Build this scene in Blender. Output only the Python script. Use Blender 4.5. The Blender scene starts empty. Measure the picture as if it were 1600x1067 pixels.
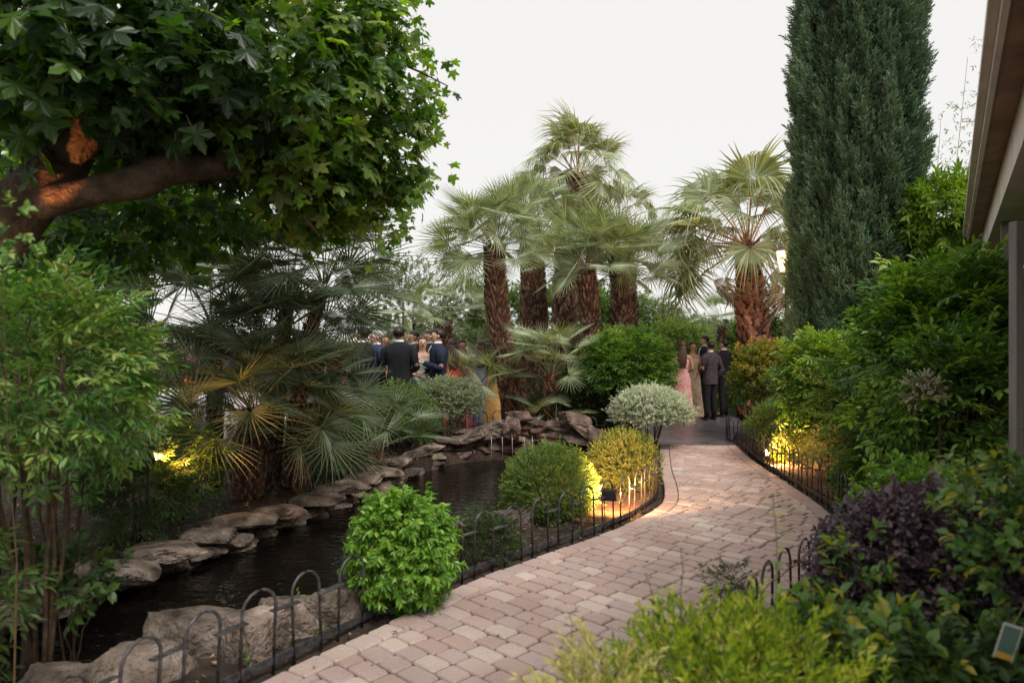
import bpy, bmesh, math, random
import numpy as np
from mathutils import Vector, Matrix

SC = bpy.context.scene
COL = SC.collection
rs = np.random.RandomState(11)
random.seed(11)
R = math.radians

# ------------------------------------------------------------------ camera, world, sun, exposure
CAM_H, FPX, HY = 1.6, 1100.0, 540.0
cam_d = bpy.data.cameras.new("camera")
cam = bpy.data.objects.new("camera", cam_d)
COL.objects.link(cam)
cam.location = (0, 0, CAM_H)
cam.rotation_euler = (R(90), 0, 0)
cam_d.sensor_width = 36.0
cam_d.lens = FPX / 1600 * 36
cam_d.shift_y = 6.5 / 1600
cam_d.clip_start = 0.05
cam_d.clip_end = 2000
cam_d.dof.use_dof = True
cam_d.dof.focus_distance = 9.0
cam_d.dof.aperture_fstop = 2.0
SC.camera = cam

w = bpy.data.worlds.new("World")
SC.world = w
w.use_nodes = True
nt = w.node_tree
nt.nodes.clear()
wo = nt.nodes.new("ShaderNodeOutputWorld")
bg = nt.nodes.new("ShaderNodeBackground")
sky = nt.nodes.new("ShaderNodeTexSky")
sky.sky_type = 'NISHITA'
sky.sun_disc = False
sky.sun_elevation = R(55)
sky.sun_rotation = R(150)
mx = nt.nodes.new("ShaderNodeMix")
mx.data_type = 'RGBA'
mx.inputs[0].default_value = 0.95          # an even overcast layer over the clear sky
mx.inputs[7].default_value = (4.72, 4.62, 4.46, 1)
nt.links.new(sky.outputs[0], mx.inputs[6])
nt.links.new(mx.outputs[2], bg.inputs[0])
bg.inputs[1].default_value = 0.1
nt.links.new(bg.outputs[0], wo.inputs[0])

sun_d = bpy.data.lights.new("sun", 'SUN')
sun_d.energy = 1.5
sun_d.angle = R(22)
sun_d.color = (1.0, 0.95, 0.88)
sun = bpy.data.objects.new("sun", sun_d)
COL.objects.link(sun)
_az, _el = R(150), R(55)
sdir = Vector((math.sin(_az) * math.cos(_el), math.cos(_az) * math.cos(_el), math.sin(_el)))
sun.rotation_euler = sdir.to_track_quat('Z', 'Y').to_euler()

SC.view_settings.view_transform = 'Standard'
SC.view_settings.look = 'None'
SC.view_settings.exposure = 1.0
SC.view_settings.gamma = 1.0
SC.view_settings.use_curve_mapping = False
SC.render.engine = 'CYCLES'
cy = SC.cycles
cy.max_bounces = 6
cy.diffuse_bounces = 3
cy.glossy_bounces = 3
cy.transmission_bounces = 4
cy.transparent_max_bounces = 6
cy.use_denoising = True
cy.sample_clamp_indirect = 4.0
cy.caustics_reflective = False
cy.caustics_refractive = False


def G(px, py, z=0.0):
    """ground point (at height z) seen at a pixel of the 1600 px photograph"""
    Y = (CAM_H - z) * FPX / (py - HY)
    return Vector(((px - 800) / FPX * Y, Y, z))


def P(px, py, Y):
    return Vector(((px - 800) / FPX * Y, Y, CAM_H + (HY - py) / FPX * Y))


# ------------------------------------------------------------------ object helpers
def tag(o, label=None, cat=None, group=None, kind=None):
    if label:
        o["label"] = label
    if cat:
        o["category"] = cat
    if group:
        o["group"] = group
    if kind:
        o["kind"] = kind
    return o


def link(name, data, parent=None, loc=None, rot=None, scale=None):
    o = bpy.data.objects.new(name, data)
    COL.objects.link(o)
    if parent is not None:
        o.parent = parent
    if loc is not None:
        o.location = loc
    if rot is not None:
        o.rotation_euler = rot
    if scale is not None:
        o.scale = scale
    return o


def thing(name, label, cat, loc=(0, 0, 0), rz=0.0, group=None):
    o = link(name, None, None, loc, (0, 0, rz))
    o.empty_display_size = 0.1
    return tag(o, label, cat, group)


# ------------------------------------------------------------------ geometry in numpy: (verts, tris, material index, random value)
class Geo:
    def __init__(s, v=None, f=None, mi=None, rn=None):
        s.v = np.zeros((0, 3)) if v is None else np.asarray(v, float).reshape(-1, 3)
        s.f = np.zeros((0, 3), int) if f is None else np.asarray(f, int).reshape(-1, 3)
        s.mi = np.zeros(len(s.f), int) if mi is None else np.asarray(mi, int)
        s.rn = np.full(len(s.v), 0.5) if rn is None else np.asarray(rn, float)

    def copy(s):
        return Geo(s.v.copy(), s.f.copy(), s.mi.copy(), s.rn.copy())


def join(gs):
    gs = [g for g in gs if len(g.v)]
    if not gs:
        return Geo()
    off = np.cumsum([0] + [len(g.v) for g in gs[:-1]])
    return Geo(np.vstack([g.v for g in gs]), np.vstack([g.f + o for g, o in zip(gs, off)]),
               np.concatenate([g.mi for g in gs]), np.concatenate([g.rn for g in gs]))


def xf(g, loc=(0, 0, 0), M=None, s=1.0, rn=None, mi=None):
    v = g.v * s
    if M is not None:
        v = v @ np.asarray(M).T
    v = v + np.asarray(loc)
    return Geo(v, g.f.copy(), g.mi.copy() if mi is None else np.full(len(g.f), mi), g.rn.copy() if rn is None else np.full(len(g.v), rn))


def frames(d, up=None, roll=None):
    """n x 3 directions -> n x 3 x 3 rotation matrices whose Y column is d and whose Z column leans to up"""
    d = np.atleast_2d(np.asarray(d, float))
    d = d / (np.linalg.norm(d, axis=1, keepdims=True) + 1e-9)
    up = np.array([[0, 0, 1.0]]) if up is None else np.atleast_2d(up)
    up = np.broadcast_to(up, d.shape)
    x = np.cross(d, up)
    bad = np.linalg.norm(x, axis=1) < 1e-3
    if bad.any():
        x = x.copy()
        x[bad] = [1, 0, 0]
    x /= np.linalg.norm(x, axis=1, keepdims=True) + 1e-9
    z = np.cross(x, d)
    if roll is not None:
        c, s_ = np.cos(roll)[:, None], np.sin(roll)[:, None]
        x, z = x * c + z * s_, z * c - x * s_
    return np.stack([x, d, z], axis=2)


def scatter(tmpls, pos, M, sc, rnd, mix=0.5, pick=None):
    """many transformed copies of a few templates, as one Geo"""
    n = len(pos)
    pick = rs.randint(0, len(tmpls), n) if pick is None else pick
    out = []
    for k, t in enumerate(tmpls):
        idx = np.nonzero(pick == k)[0]
        if not len(idx) or not len(t.v):
            continue
        v = np.einsum('nij,vj->nvi', M[idx], t.v) * sc[idx][:, None, None] + pos[idx][:, None, :]
        nv = len(t.v)
        f = t.f[None] + (np.arange(len(idx)) * nv)[:, None, None]
        rn = t.rn[None] * (1 - mix) + rnd[idx][:, None] * mix
        out.append(Geo(v.reshape(-1, 3), f.reshape(-1, 3), np.tile(t.mi, len(idx)), rn.reshape(-1)))
    return join(out)


def mesh(name, g, mats, smooth=False):
    me = bpy.data.meshes.new(name)
    nv, nf = len(g.v), len(g.f)
    me.vertices.add(nv)
    me.vertices.foreach_set("co", g.v.astype(np.float32).ravel())
    me.loops.add(nf * 3)
    me.loops.foreach_set("vertex_index", g.f.astype(np.int32).ravel())
    me.polygons.add(nf)
    me.polygons.foreach_set("loop_start", (np.arange(nf) * 3).astype(np.int32))
    try:
        me.polygons.foreach_set("loop_total", np.full(nf, 3, np.int32))
    except Exception:
        pass
    for m in (mats if isinstance(mats, (list, tuple)) else [mats]):
        me.materials.append(m)
    me.polygons.foreach_set("material_index", g.mi.astype(np.int32))
    me.polygons.foreach_set("use_smooth", np.full(nf, smooth, bool))
    a = me.attributes.new("rnd", 'FLOAT', 'POINT')
    a.data.foreach_set("value", np.clip(g.rn, 0, 1).astype(np.float32))
    me.update(calc_edges=True)
    return me


def tube(pts, rad, n=6, cap=True, rn=0.5, mi=0, noise=0.0):
    pts = np.asarray(pts, float)
    rad = np.broadcast_to(np.asarray(rad, float), (len(pts),))
    d = np.gradient(pts, axis=0)
    d /= np.linalg.norm(d, axis=1, keepdims=True) + 1e-9
    ref = np.array([0, 0, 1.0]) if abs(d[0][2]) < 0.9 else np.array([1.0, 0, 0])
    x = np.cross(d, ref)
    x /= np.linalg.norm(x, axis=1, keepdims=True) + 1e-9
    y = np.cross(x, d)
    a = np.linspace(0, 2 * np.pi, n, endpoint=False)
    rr = rad[:, None] * (1 + noise * rs.uniform(-1, 1, (len(pts), n)))
    v = pts[:, None] + (x[:, None] * np.cos(a)[None, :, None] + y[:, None] * np.sin(a)[None, :, None]) * rr[:, :, None]
    v = v.reshape(-1, 3)
    f = []
    m = len(pts)
    for i in range(m - 1):
        for j in range(n):
            a0, a1 = i * n + j, i * n + (j + 1) % n
            f += [(a0, a0 + n, a1), (a1, a0 + n, a1 + n)]
    if cap:
        for j in range(1, n - 1):
            f += [(0, j, j + 1), ((m - 1) * n, (m - 1) * n + j + 1, (m - 1) * n + j)]
    return Geo(v, f, np.full(len(f), mi), np.full(len(v), rn))


def box(x0, x1, y0, y1, z0, z1, mi=0):
    v = [(x, y, z) for z in (z0, z1) for y in (y0, y1) for x in (x0, x1)]
    q = [(0, 2, 3, 1), (4, 5, 7, 6), (0, 1, 5, 4), (2, 6, 7, 3), (0, 4, 6, 2), (1, 3, 7, 5)]
    f = []
    for a, b, c, d in q:
        f += [(a, b, c), (a, c, d)]
    return Geo(v, f, np.full(12, mi))


def obox(p0, p1, wd, z0, z1, mi=0):
    """box along a plan segment"""
    p0, p1 = np.array(p0[:2], float), np.array(p1[:2], float)
    u = (p1 - p0) / np.linalg.norm(p1 - p0)
    L = np.linalg.norm(p1 - p0)
    g = box(0, L, -wd / 2, wd / 2, z0, z1, mi)
    v = g.v.copy()
    g.v[:, 0] = p0[0] + v[:, 0] * u[0] - v[:, 1] * u[1]
    g.v[:, 1] = p0[1] + v[:, 0] * u[1] + v[:, 1] * u[0]
    return g


def lathe(prof, n=16, loc=(0, 0, 0)):
    """prof: (r, z) list"""
    a = np.linspace(0, 2 * np.pi, n, endpoint=False)
    v = [(r * math.cos(t) + loc[0], r * math.sin(t) + loc[1], z + loc[2]) for r, z in prof for t in a]
    f = []
    for i in range(len(prof) - 1):
        for j in range(n):
            a0, a1 = i * n + j, i * n + (j + 1) % n
            f += [(a0, a1, a0 + n), (a1, a1 + n, a0 + n)]
    return Geo(v, f)


def spline(pts, n):
    """Catmull-Rom through the points, resampled evenly"""
    p = np.asarray(pts, float)
    q = np.vstack([2 * p[0] - p[1], p, 2 * p[-1] - p[-2]])
    out = []
    for i in range(1, len(q) - 2):
        for t in np.linspace(0, 1, 24, endpoint=False):
            a, b, c, d = q[i - 1], q[i], q[i + 1], q[i + 2]
            out.append(0.5 * ((2 * b) + (c - a) * t + (2 * a - 5 * b + 4 * c - d) * t * t + (3 * b - a - 3 * c + d) * t ** 3))
    out.append(p[-1])
    out = np.array(out)
    s = np.concatenate([[0], np.cumsum(np.linalg.norm(np.diff(out, axis=0), axis=1))])
    u = np.linspace(0, s[-1], n)
    return np.stack([np.interp(u, s, out[:, k]) for k in range(out.shape[1])], axis=1)


def vnoise(p, f=1.0, seed=0, octv=3):
    """cheap smooth noise from summed sines, n x 3 -> n, about -1..1"""
    r = np.random.RandomState(seed)
    o = np.zeros(len(p))
    amp, tot = 1.0, 0
    for k in range(octv):
        for j in range(4):
            d = r.normal(size=3)
            o += amp * np.sin(p @ d * f * 1.8 + r.uniform(0, 6.28)) / 2.0
        tot += amp
        amp *= 0.55
        f *= 2.1
    return o / tot


# ------------------------------------------------------------------ materials
def mat(name, col=(0.5, 0.5, 0.5), rough=0.7, metal=0.0, spec=0.5):
    m = bpy.data.materials.new(name)
    m.use_nodes = True
    b = m.node_tree.nodes["Principled BSDF"]
    b.inputs["Base Color"].default_value = (*col, 1)
    b.inputs["Roughness"].default_value = rough
    b.inputs["Metallic"].default_value = metal
    b.inputs["Specular IOR Level"].default_value = spec
    return m


def N(m, t, **kw):
    n = m.node_tree.nodes.new(t)
    for k, v in kw.items():
        setattr(n, k, v)
    return n


def ramp(m, stops):
    r = N(m, "ShaderNodeValToRGB")
    e = r.color_ramp.elements
    while len(e) > 1:
        e.remove(e[0])
    e[0].position, e[0].color = stops[0][0], (*stops[0][1], 1)
    for p, c in stops[1:]:
        x = e.new(p)
        x.color = (*c, 1)
    return r


GAIN = 1.32


def leafm(name, cols, rough=0.45, trans=0.3, spec=0.5, tcol=None):
    """leaf: colour from the per-leaf random value, some light passing through"""
    m = mat(name, cols[0], rough, 0, spec)
    nt = m.node_tree
    b = nt.nodes["Principled BSDF"]
    at = N(m, "ShaderNodeAttribute", attribute_name="rnd")
    cols = [tuple(min(.85, x * GAIN) for x in c) for c in cols]
    rp = ramp(m, [(i / (len(cols) - 1), c) for i, c in enumerate(cols)])
    nt.links.new(at.outputs["Fac"], rp.inputs[0])
    nt.links.new(rp.outputs[0], b.inputs["Base Color"])
    if trans > 0:
        tr = N(m, "ShaderNodeBsdfTranslucent")
        mul = N(m, "ShaderNodeMix", data_type='RGBA', blend_type='MULTIPLY')
        mul.inputs[0].default_value = 1.0
        mul.inputs[7].default_value = (*(tcol or (1.5, 1.6, 0.6)), 1)
        nt.links.new(rp.outputs[0], mul.inputs[6])
        nt.links.new(mul.outputs[2], tr.inputs[0])
        ms = N(m, "ShaderNodeMixShader")
        ms.inputs[0].default_value = trans
        nt.links.new(b.outputs[0], ms.inputs[1])
        nt.links.new(tr.outputs[0], ms.inputs[2])
        nt.links.new(ms.outputs[0], nt.nodes["Material Output"].inputs[0])
    return m


def noisem(name, stops, scale=6.0, rough=0.85, bump=0.3, bscale=40.0, detail=9.0, objrand=0.0, stretch=None, spec=0.4, bdist=0.01):
    """procedural surface: noise colour, fine bump, optional change from object to object"""
    m = mat(name, stops[0][1], rough, 0, spec)
    nt = m.node_tree
    b = nt.nodes["Principled BSDF"]
    tc = N(m, "ShaderNodeTexCoord")
    geo = N(m, "ShaderNodeNewGeometry")
    mp = N(m, "ShaderNodeMapping")
    if stretch:
        mp.inputs["Scale"].default_value = stretch
    nt.links.new(geo.outputs["Position"], mp.inputs[0])
    no = N(m, "ShaderNodeTexNoise")
    no.inputs["Scale"].default_value = scale
    no.inputs["Detail"].default_value = detail
    nt.links.new(mp.outputs[0], no.inputs[0])
    rp = ramp(m, stops)
    nt.links.new(no.outputs[0], rp.inputs[0])
    out = rp.outputs[0]
    if objrand:
        oi = N(m, "ShaderNodeObjectInfo")
        hs = N(m, "ShaderNodeHueSaturation")
        mr = N(m, "ShaderNodeMapRange")
        mr.inputs[3].default_value = 1 - objrand
        mr.inputs[4].default_value = 1 + objrand
        nt.links.new(oi.outputs["Random"], mr.inputs[0])
        nt.links.new(mr.outputs[0], hs.inputs["Value"])
        nt.links.new(out, hs.inputs["Color"])
        out = hs.outputs[0]
    nt.links.new(out, b.inputs["Base Color"])
    bn = N(m, "ShaderNodeTexNoise")
    bn.inputs["Scale"].default_value = bscale
    bn.inputs["Detail"].default_value = 5
    nt.links.new(mp.outputs[0], bn.inputs[0])
    bp = N(m, "ShaderNodeBump")
    bp.inputs["Strength"].default_value = bump
    bp.inputs["Distance"].default_value = bdist
    nt.links.new(bn.outputs[0], bp.inputs["Height"])
    nt.links.new(bp.outputs[0], b.inputs["Normal"])
    return m


M = {}
M['soil'] = noisem("soil", [(0.3, (0.018, 0.012, 0.009)), (0.55, (0.045, 0.03, 0.022)), (0.75, (0.08, 0.055, 0.04))], 9, 0.95, 1.0, 45, bdist=0.03)
M['joint'] = noisem("joint_sand", [(0.3, (0.05, 0.038, 0.034)), (0.7, (0.11, 0.085, 0.075))], 30, 0.95, 0.6, 200)
M['stone'] = noisem("stone", [(0.3, (0.035, 0.026, 0.02)), (0.43, (0.13, 0.098, 0.076)), (0.58, (0.24, 0.185, 0.15)), (0.75, (0.4, 0.33, 0.27))], 6.5, 0.85, 1.0, 30, objrand=0.28, bdist=0.05)
M['stone_red'] = noisem("red_stone", [(0.28, (0.028, 0.018, 0.015)), (0.5, (0.11, 0.072, 0.058)), (0.75, (0.26, 0.18, 0.15))], 7, 0.75, 1.0, 30, objrand=0.35, bdist=0.03)
M['bark'] = noisem("plane_bark", [(0.3, (0.028, 0.019, 0.014)), (0.5, (0.085, 0.056, 0.04)), (0.7, (0.19, 0.13, 0.09))], 5, 0.9, 1.0, 18, bdist=0.05)
M['twig'] = noisem("twig", [(0.3, (0.045, 0.03, 0.02)), (0.7, (0.12, 0.08, 0.05))], 30, 0.9, 0.4, 80)
M['palm_fibre'] = noisem("palm_fibre", [(0.3, (0.03, 0.015, 0.009)), (0.55, (0.1, 0.048, 0.028)), (0.75, (0.22, 0.12, 0.07))], 14, 0.95, 1.0, 60, stretch=(1, 1, 0.35), bdist=0.03)
M['palm_boot'] = leafm("palm_boot", [(0.03, 0.016, 0.011), (0.085, 0.042, 0.028), (0.16, 0.085, 0.056), (0.25, 0.165, 0.115)], 0.8, 0)
M['boot_red'] = noisem("red_boot", [(0.3, (0.2, 0.075, 0.045)), (0.6, (0.42, 0.18, 0.115)), (0.8, (0.56, 0.32, 0.23))], 9, 0.8, 0.5, 60, objrand=0.35)
M['iron'] = noisem("iron", [(0.4, (0.03, 0.028, 0.032)), (0.7, (0.09, 0.085, 0.09))], 25, 0.38, 0.3, 150, spec=0.6)
M['patio'] = noisem("stamped_concrete", [(0.3, (0.045, 0.04, 0.05)), (0.55, (0.09, 0.08, 0.096)), (0.8, (0.15, 0.13, 0.15))], 3, 0.34, 0.5, 14, spec=0.6)
M['mulch'] = noisem("mulch", [(0.3, (0.05, 0.022, 0.012)), (0.6, (0.16, 0.075, 0.04)), (0.8, (0.3, 0.17, 0.1))], 30, 0.95, 1.0, 70, bdist=0.02)
M['white_paint'] = noisem("white_paint", [(0.35, (0.62, 0.56, 0.5)), (0.7, (0.78, 0.73, 0.68))], 3, 0.7, 0.2, 60)
M['brown_paint'] = noisem("brown_fascia", [(0.3, (0.17, 0.09, 0.055)), (0.7, (0.36, 0.21, 0.14))], 3, 0.6, 0.3, 40, stretch=(1, 1, 3))
M['soffit'] = noisem("soffit", [(0.3, (0.2, 0.12, 0.07)), (0.7, (0.36, 0.23, 0.13))], 2, 0.8, 0.2, 40)
M['grey_wood'] = noisem("grey_wood", [(0.3, (0.13, 0.11, 0.1)), (0.7, (0.28, 0.245, 0.225))], 8, 0.8, 0.4, 60, stretch=(1, 1, 0.15))
M['black'] = mat("black_metal", (0.012, 0.012, 0.014), 0.4, 0, 0.5)
M['grass'] = leafm("grass", [(0.07, 0.13, 0.02), (0.12, 0.22, 0.04)], 0.6, 0.2)


def emit(name, col, st):
    m = bpy.data.materials.new(name)
    m.use_nodes = True
    nt = m.node_tree
    nt.nodes.clear()
    o = nt.nodes.new("ShaderNodeOutputMaterial")
    e = nt.nodes.new("ShaderNodeEmission")
    e.inputs[0].default_value = (*col, 1)
    e.inputs[1].default_value = st
    nt.links.new(e.outputs[0], o.inputs[0])
    return m


M['glow'] = emit("lamp_glow", (1.0, 0.66, 0.32), 30)
M['lantern_glow'] = emit("lantern_glow", (1.0, 0.55, 0.3), 2.6)

# pavers: three tints chosen by object, speckled, slightly worn
def pavermat():
    m = mat("paver", (0.4, 0.3, 0.27), 0.8, 0, 0.35)
    nt = m.node_tree
    b = nt.nodes["Principled BSDF"]
    geo = N(m, "ShaderNodeNewGeometry")
    at = N(m, "ShaderNodeAttribute", attribute_name="rnd")
    oi = N(m, "ShaderNodeObjectInfo")
    ad = N(m, "ShaderNodeMath", operation='ADD')
    fr = N(m, "ShaderNodeMath", operation='FRACT')
    nt.links.new(at.outputs["Fac"], ad.inputs[0])
    nt.links.new(oi.outputs["Random"], ad.inputs[1])
    nt.links.new(ad.outputs[0], fr.inputs[0])
    rp = ramp(m, [(0.0, (0.41, 0.295, 0.262)), (0.28, (0.45, 0.325, 0.285)), (0.5, (0.42, 0.325, 0.305)), (0.75, (0.49, 0.375, 0.33)), (0.9, (0.53, 0.43, 0.375)), (1.0, (0.56, 0.465, 0.405))])
    nt.links.new(fr.outputs[0], rp.inputs[0])
    n1 = N(m, "ShaderNodeTexNoise")
    n1.inputs["Scale"].default_value = 140
    n1.inputs["Detail"].default_value = 4
    nt.links.new(geo.outputs["Position"], n1.inputs[0])
    n2 = N(m, "ShaderNodeTexNoise")
    n2.inputs["Scale"].default_value = 1.3
    n2.inputs["Detail"].default_value = 5
    nt.links.new(geo.outputs["Position"], n2.inputs[0])
    r1 = ramp(m, [(0.3, (0.72, 0.72, 0.72)), (0.55, (1, 1, 1)), (0.75, (1.16, 1.16, 1.16))])
    nt.links.new(n1.outputs[0], r1.inputs[0])
    r2 = ramp(m, [(0.3, (0.78, 0.76, 0.75)), (0.6, (1.04, 1.04, 1.04))])
    nt.links.new(n2.outputs[0], r2.inputs[0])
    m1 = N(m, "ShaderNodeMix", data_type='RGBA', blend_type='MULTIPLY')
    m1.inputs[0].default_value = 1
    nt.links.new(rp.outputs[0], m1.inputs[6])
    nt.links.new(r1.outputs[0], m1.inputs[7])
    m2 = N(m, "ShaderNodeMix", data_type='RGBA', blend_type='MULTIPLY')
    m2.inputs[0].default_value = 1
    nt.links.new(m1.outputs[2], m2.inputs[6])
    nt.links.new(r2.outputs[0], m2.inputs[7])
    nt.links.new(m2.outputs[2], b.inputs["Base Color"])
    bp = N(m, "ShaderNodeBump")
    bp.inputs["Strength"].default_value = 0.35
    bp.inputs["Distance"].default_value = 0.004
    nt.links.new(n1.outputs[0], bp.inputs["Height"])
    nt.links.new(bp.outputs[0], b.inputs["Normal"])
    return m


M['paver'] = pavermat()


def watermat():
    m = mat("pond_water", (0.005, 0.004, 0.003), 0.02, 0, 0.5)
    nt = m.node_tree
    b = nt.nodes["Principled BSDF"]
    b.inputs["IOR"].default_value = 1.4
    geo = N(m, "ShaderNodeNewGeometry")
    n1 = N(m, "ShaderNodeTexNoise")
    n1.inputs["Scale"].default_value = 7
    n1.inputs["Detail"].default_value = 2.5
    mp = N(m, "ShaderNodeMapping")
    mp.inputs["Scale"].default_value = (1, 2.2, 1)
    nt.links.new(geo.outputs["Position"], mp.inputs[0])
    nt.links.new(mp.outputs[0], n1.inputs[0])
    bp = N(m, "ShaderNodeBump")
    bp.inputs["Strength"].default_value = 0.45
    bp.inputs["Distance"].default_value = 0.03
    nt.links.new(n1.outputs[0], bp.inputs["Height"])
    nt.links.new(bp.outputs[0], b.inputs["Normal"])
    return m


M['water'] = watermat()
L_ = leafm
M['lf_plane'] = L_("plane_leaf", [(0.014, 0.032, 0.014), (0.026, 0.06, 0.018), (0.05, 0.105, 0.018), (0.12, 0.2, 0.022), (0.2, 0.2, 0.09)], 0.36, 0.5, 0.6, (2.2, 2.5, 0.4))
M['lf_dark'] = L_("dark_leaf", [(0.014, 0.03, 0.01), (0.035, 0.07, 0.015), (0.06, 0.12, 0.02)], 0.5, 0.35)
M['lf_nandina'] = L_("nandina_leaf", [(0.014, 0.045, 0.012), (0.035, 0.095, 0.016), (0.085, 0.18, 0.022), (0.18, 0.29, 0.034), (0.27, 0.33, 0.06)], 0.45, 0.3, 0.5)
M['lf_nandina_near'] = L_("near_nandina_leaf", [(0.02, 0.065, 0.016), (0.045, 0.125, 0.025), (0.085, 0.185, 0.035), (0.15, 0.25, 0.05), (0.3, 0.25, 0.11)], 0.42, 0.3, 0.5)
M['lf_euonymus'] = L_("glossy_leaf", [(0.045, 0.11, 0.012), (0.09, 0.2, 0.018), (0.16, 0.3, 0.03), (0.28, 0.4, 0.06)], 0.38, 0.3, 0.5)
M['lf_myrtle'] = L_("small_leaf", [(0.035, 0.08, 0.015), (0.075, 0.14, 0.02), (0.13, 0.2, 0.035), (0.2, 0.26, 0.07)], 0.45, 0.25)
M['lf_gold'] = L_("golden_small_leaf", [(0.06, 0.1, 0.02), (0.13, 0.175, 0.03), (0.24, 0.26, 0.06), (0.4, 0.37, 0.14)], 0.5, 0.25)
M['lf_silver'] = L_("silver_leaf", [(0.14, 0.19, 0.1), (0.34, 0.39, 0.27), (0.5, 0.54, 0.42), (0.62, 0.64, 0.53)], 0.5, 0.2, 0.4, (1.1, 1.2, 0.8))
M['lf_greysilver'] = L_("grey_silver_leaf", [(0.07, 0.1, 0.045), (0.17, 0.2, 0.11), (0.28, 0.32, 0.19), (0.36, 0.38, 0.25)], 0.5, 0.2, 0.4, (1.1, 1.2, 0.8))
M['lf_purple'] = L_("purple_leaf", [(0.026, 0.015, 0.021), (0.065, 0.042, 0.054), (0.13, 0.1, 0.12), (0.15, 0.085, 0.075)], 0.36, 0.15, 0.5, (1.4, 0.9, 1.0))
M['lf_yellowgreen'] = L_("yellow_green_leaf", [(0.06, 0.13, 0.012), (0.15, 0.26, 0.018), (0.29, 0.38, 0.025), (0.47, 0.49, 0.05), (0.66, 0.58, 0.2)], 0.5, 0.35)
M['lf_cream'] = L_("cream_leaf", [(0.2, 0.25, 0.06), (0.5, 0.47, 0.16), (0.72, 0.62, 0.3)], 0.5, 0.3, 0.4, (1.2, 1.1, 0.7))
M['lf_broad'] = L_("broad_leaf", [(0.03, 0.085, 0.018), (0.06, 0.14, 0.03), (0.11, 0.2, 0.04), (0.4, 0.34, 0.04)], 0.4, 0.3)
M['lf_photinia'] = L_("photinia_leaf", [(0.045, 0.095, 0.02), (0.1, 0.17, 0.03), (0.24, 0.235, 0.045), (0.45, 0.28, 0.055)], 0.42, 0.25)
M['lf_cypress'] = L_("cypress_leaf", [(0.018, 0.04, 0.022), (0.05, 0.095, 0.052), (0.105, 0.17, 0.095), (0.17, 0.245, 0.15)], 0.65, 0.12, 0.25, (1.1, 1.2, 0.8))
M['lf_palm'] = L_("palm_leaf", [(0.085, 0.12, 0.06), (0.18, 0.23, 0.125), (0.3, 0.345, 0.21), (0.46, 0.49, 0.34)], 0.42, 0.28, 0.55, (1.3, 1.35, 0.6))
M['lf_palm_dark'] = L_("dark_palm_leaf", [(0.03, 0.052, 0.025), (0.068, 0.105, 0.05), (0.13, 0.17, 0.095), (0.26, 0.3, 0.2)], 0.42, 0.22, 0.55, (1.3, 1.3, 0.6))
M['lf_palm_dry'] = L_("dry_palm_leaf", [(0.2, 0.15, 0.09), (0.36, 0.29, 0.19), (0.48, 0.42, 0.31)], 0.7, 0.25, 0.3, (1.1, 1.0, 0.7))
M['lf_wash'] = L_("fan_palm_leaf", [(0.09, 0.125, 0.06), (0.2, 0.25, 0.13), (0.33, 0.36, 0.21), (0.5, 0.48, 0.34)], 0.42, 0.3, 0.55, (1.4, 1.3, 0.5))
M['lf_bamboo'] = L_("bamboo_leaf", [(0.06, 0.13, 0.015), (0.13, 0.22, 0.02), (0.24, 0.33, 0.04)], 0.4, 0.35)
M['lf_far'] = L_("far_leaf", [(0.07, 0.1, 0.05), (0.13, 0.17, 0.08), (0.2, 0.25, 0.12)], 0.6, 0.2)
M['lf_lime'] = L_("vine_leaf", [(0.06, 0.11, 0.02), (0.13, 0.2, 0.03), (0.24, 0.32, 0.06)], 0.5, 0.25)
M['flower'] = L_("cream_flower", [(0.3, 0.25, 0.17), (0.55, 0.48, 0.36), (0.75, 0.7, 0.56)], 0.6, 0.2, 0.3, (1.0, 1.0, 0.9))
M['red_flower'] = mat("red_flower", (0.5, 0.02, 0.02), 0.5)
M['petiole'] = mat("petiole", (0.16, 0.19, 0.08), 0.5)
M['petiole_orange'] = mat("orange_petiole", (0.42, 0.2, 0.09), 0.5)


# ------------------------------------------------------------------ leaf templates: base at the origin, along +Y, face up +Z
def leaf_simple(w=0.4, fold=0.1, droop=0.1):
    v = [(0, 0, 0), (-w / 2, 0.45, fold), (0, 1, -droop), (w / 2, 0.45, fold)]
    return Geo(v, [(0, 2, 1), (0, 3, 2)])


def leaf_mid(w=0.36, fold=0.06, droop=0.18):
    v = [(0, 0, 0), (-w * .42, 0.28, fold), (0, 0.3, 0), (w * .42, 0.28, fold), (-w * .46, 0.62, fold - droop * .3), (0, 0.64, -droop * .35), (w * .46, 0.62, fold - droop * .3), (0, 1, -droop)]
    f = [(0, 2, 1), (0, 3, 2), (1, 2, 5), (1, 5, 4), (2, 3, 6), (2, 6, 5), (4, 5, 7), (5, 6, 7)]
    return Geo(v, f)


def leaf_round(w=0.75, fold=0.08, droop=0.08):
    v = [(0, 0, 0), (-w * .45, 0.3, fold), (-w * .42, 0.72, fold), (0, 1, -droop), (w * .42, 0.72, fold), (w * .45, 0.3, fold), (0, .5, 0)]
    f = [(0, 6, 1), (1, 6, 2), (2, 6, 3), (3, 6, 4), (4, 6, 5), (5, 6, 0)]
    return Geo(v, f)


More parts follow.
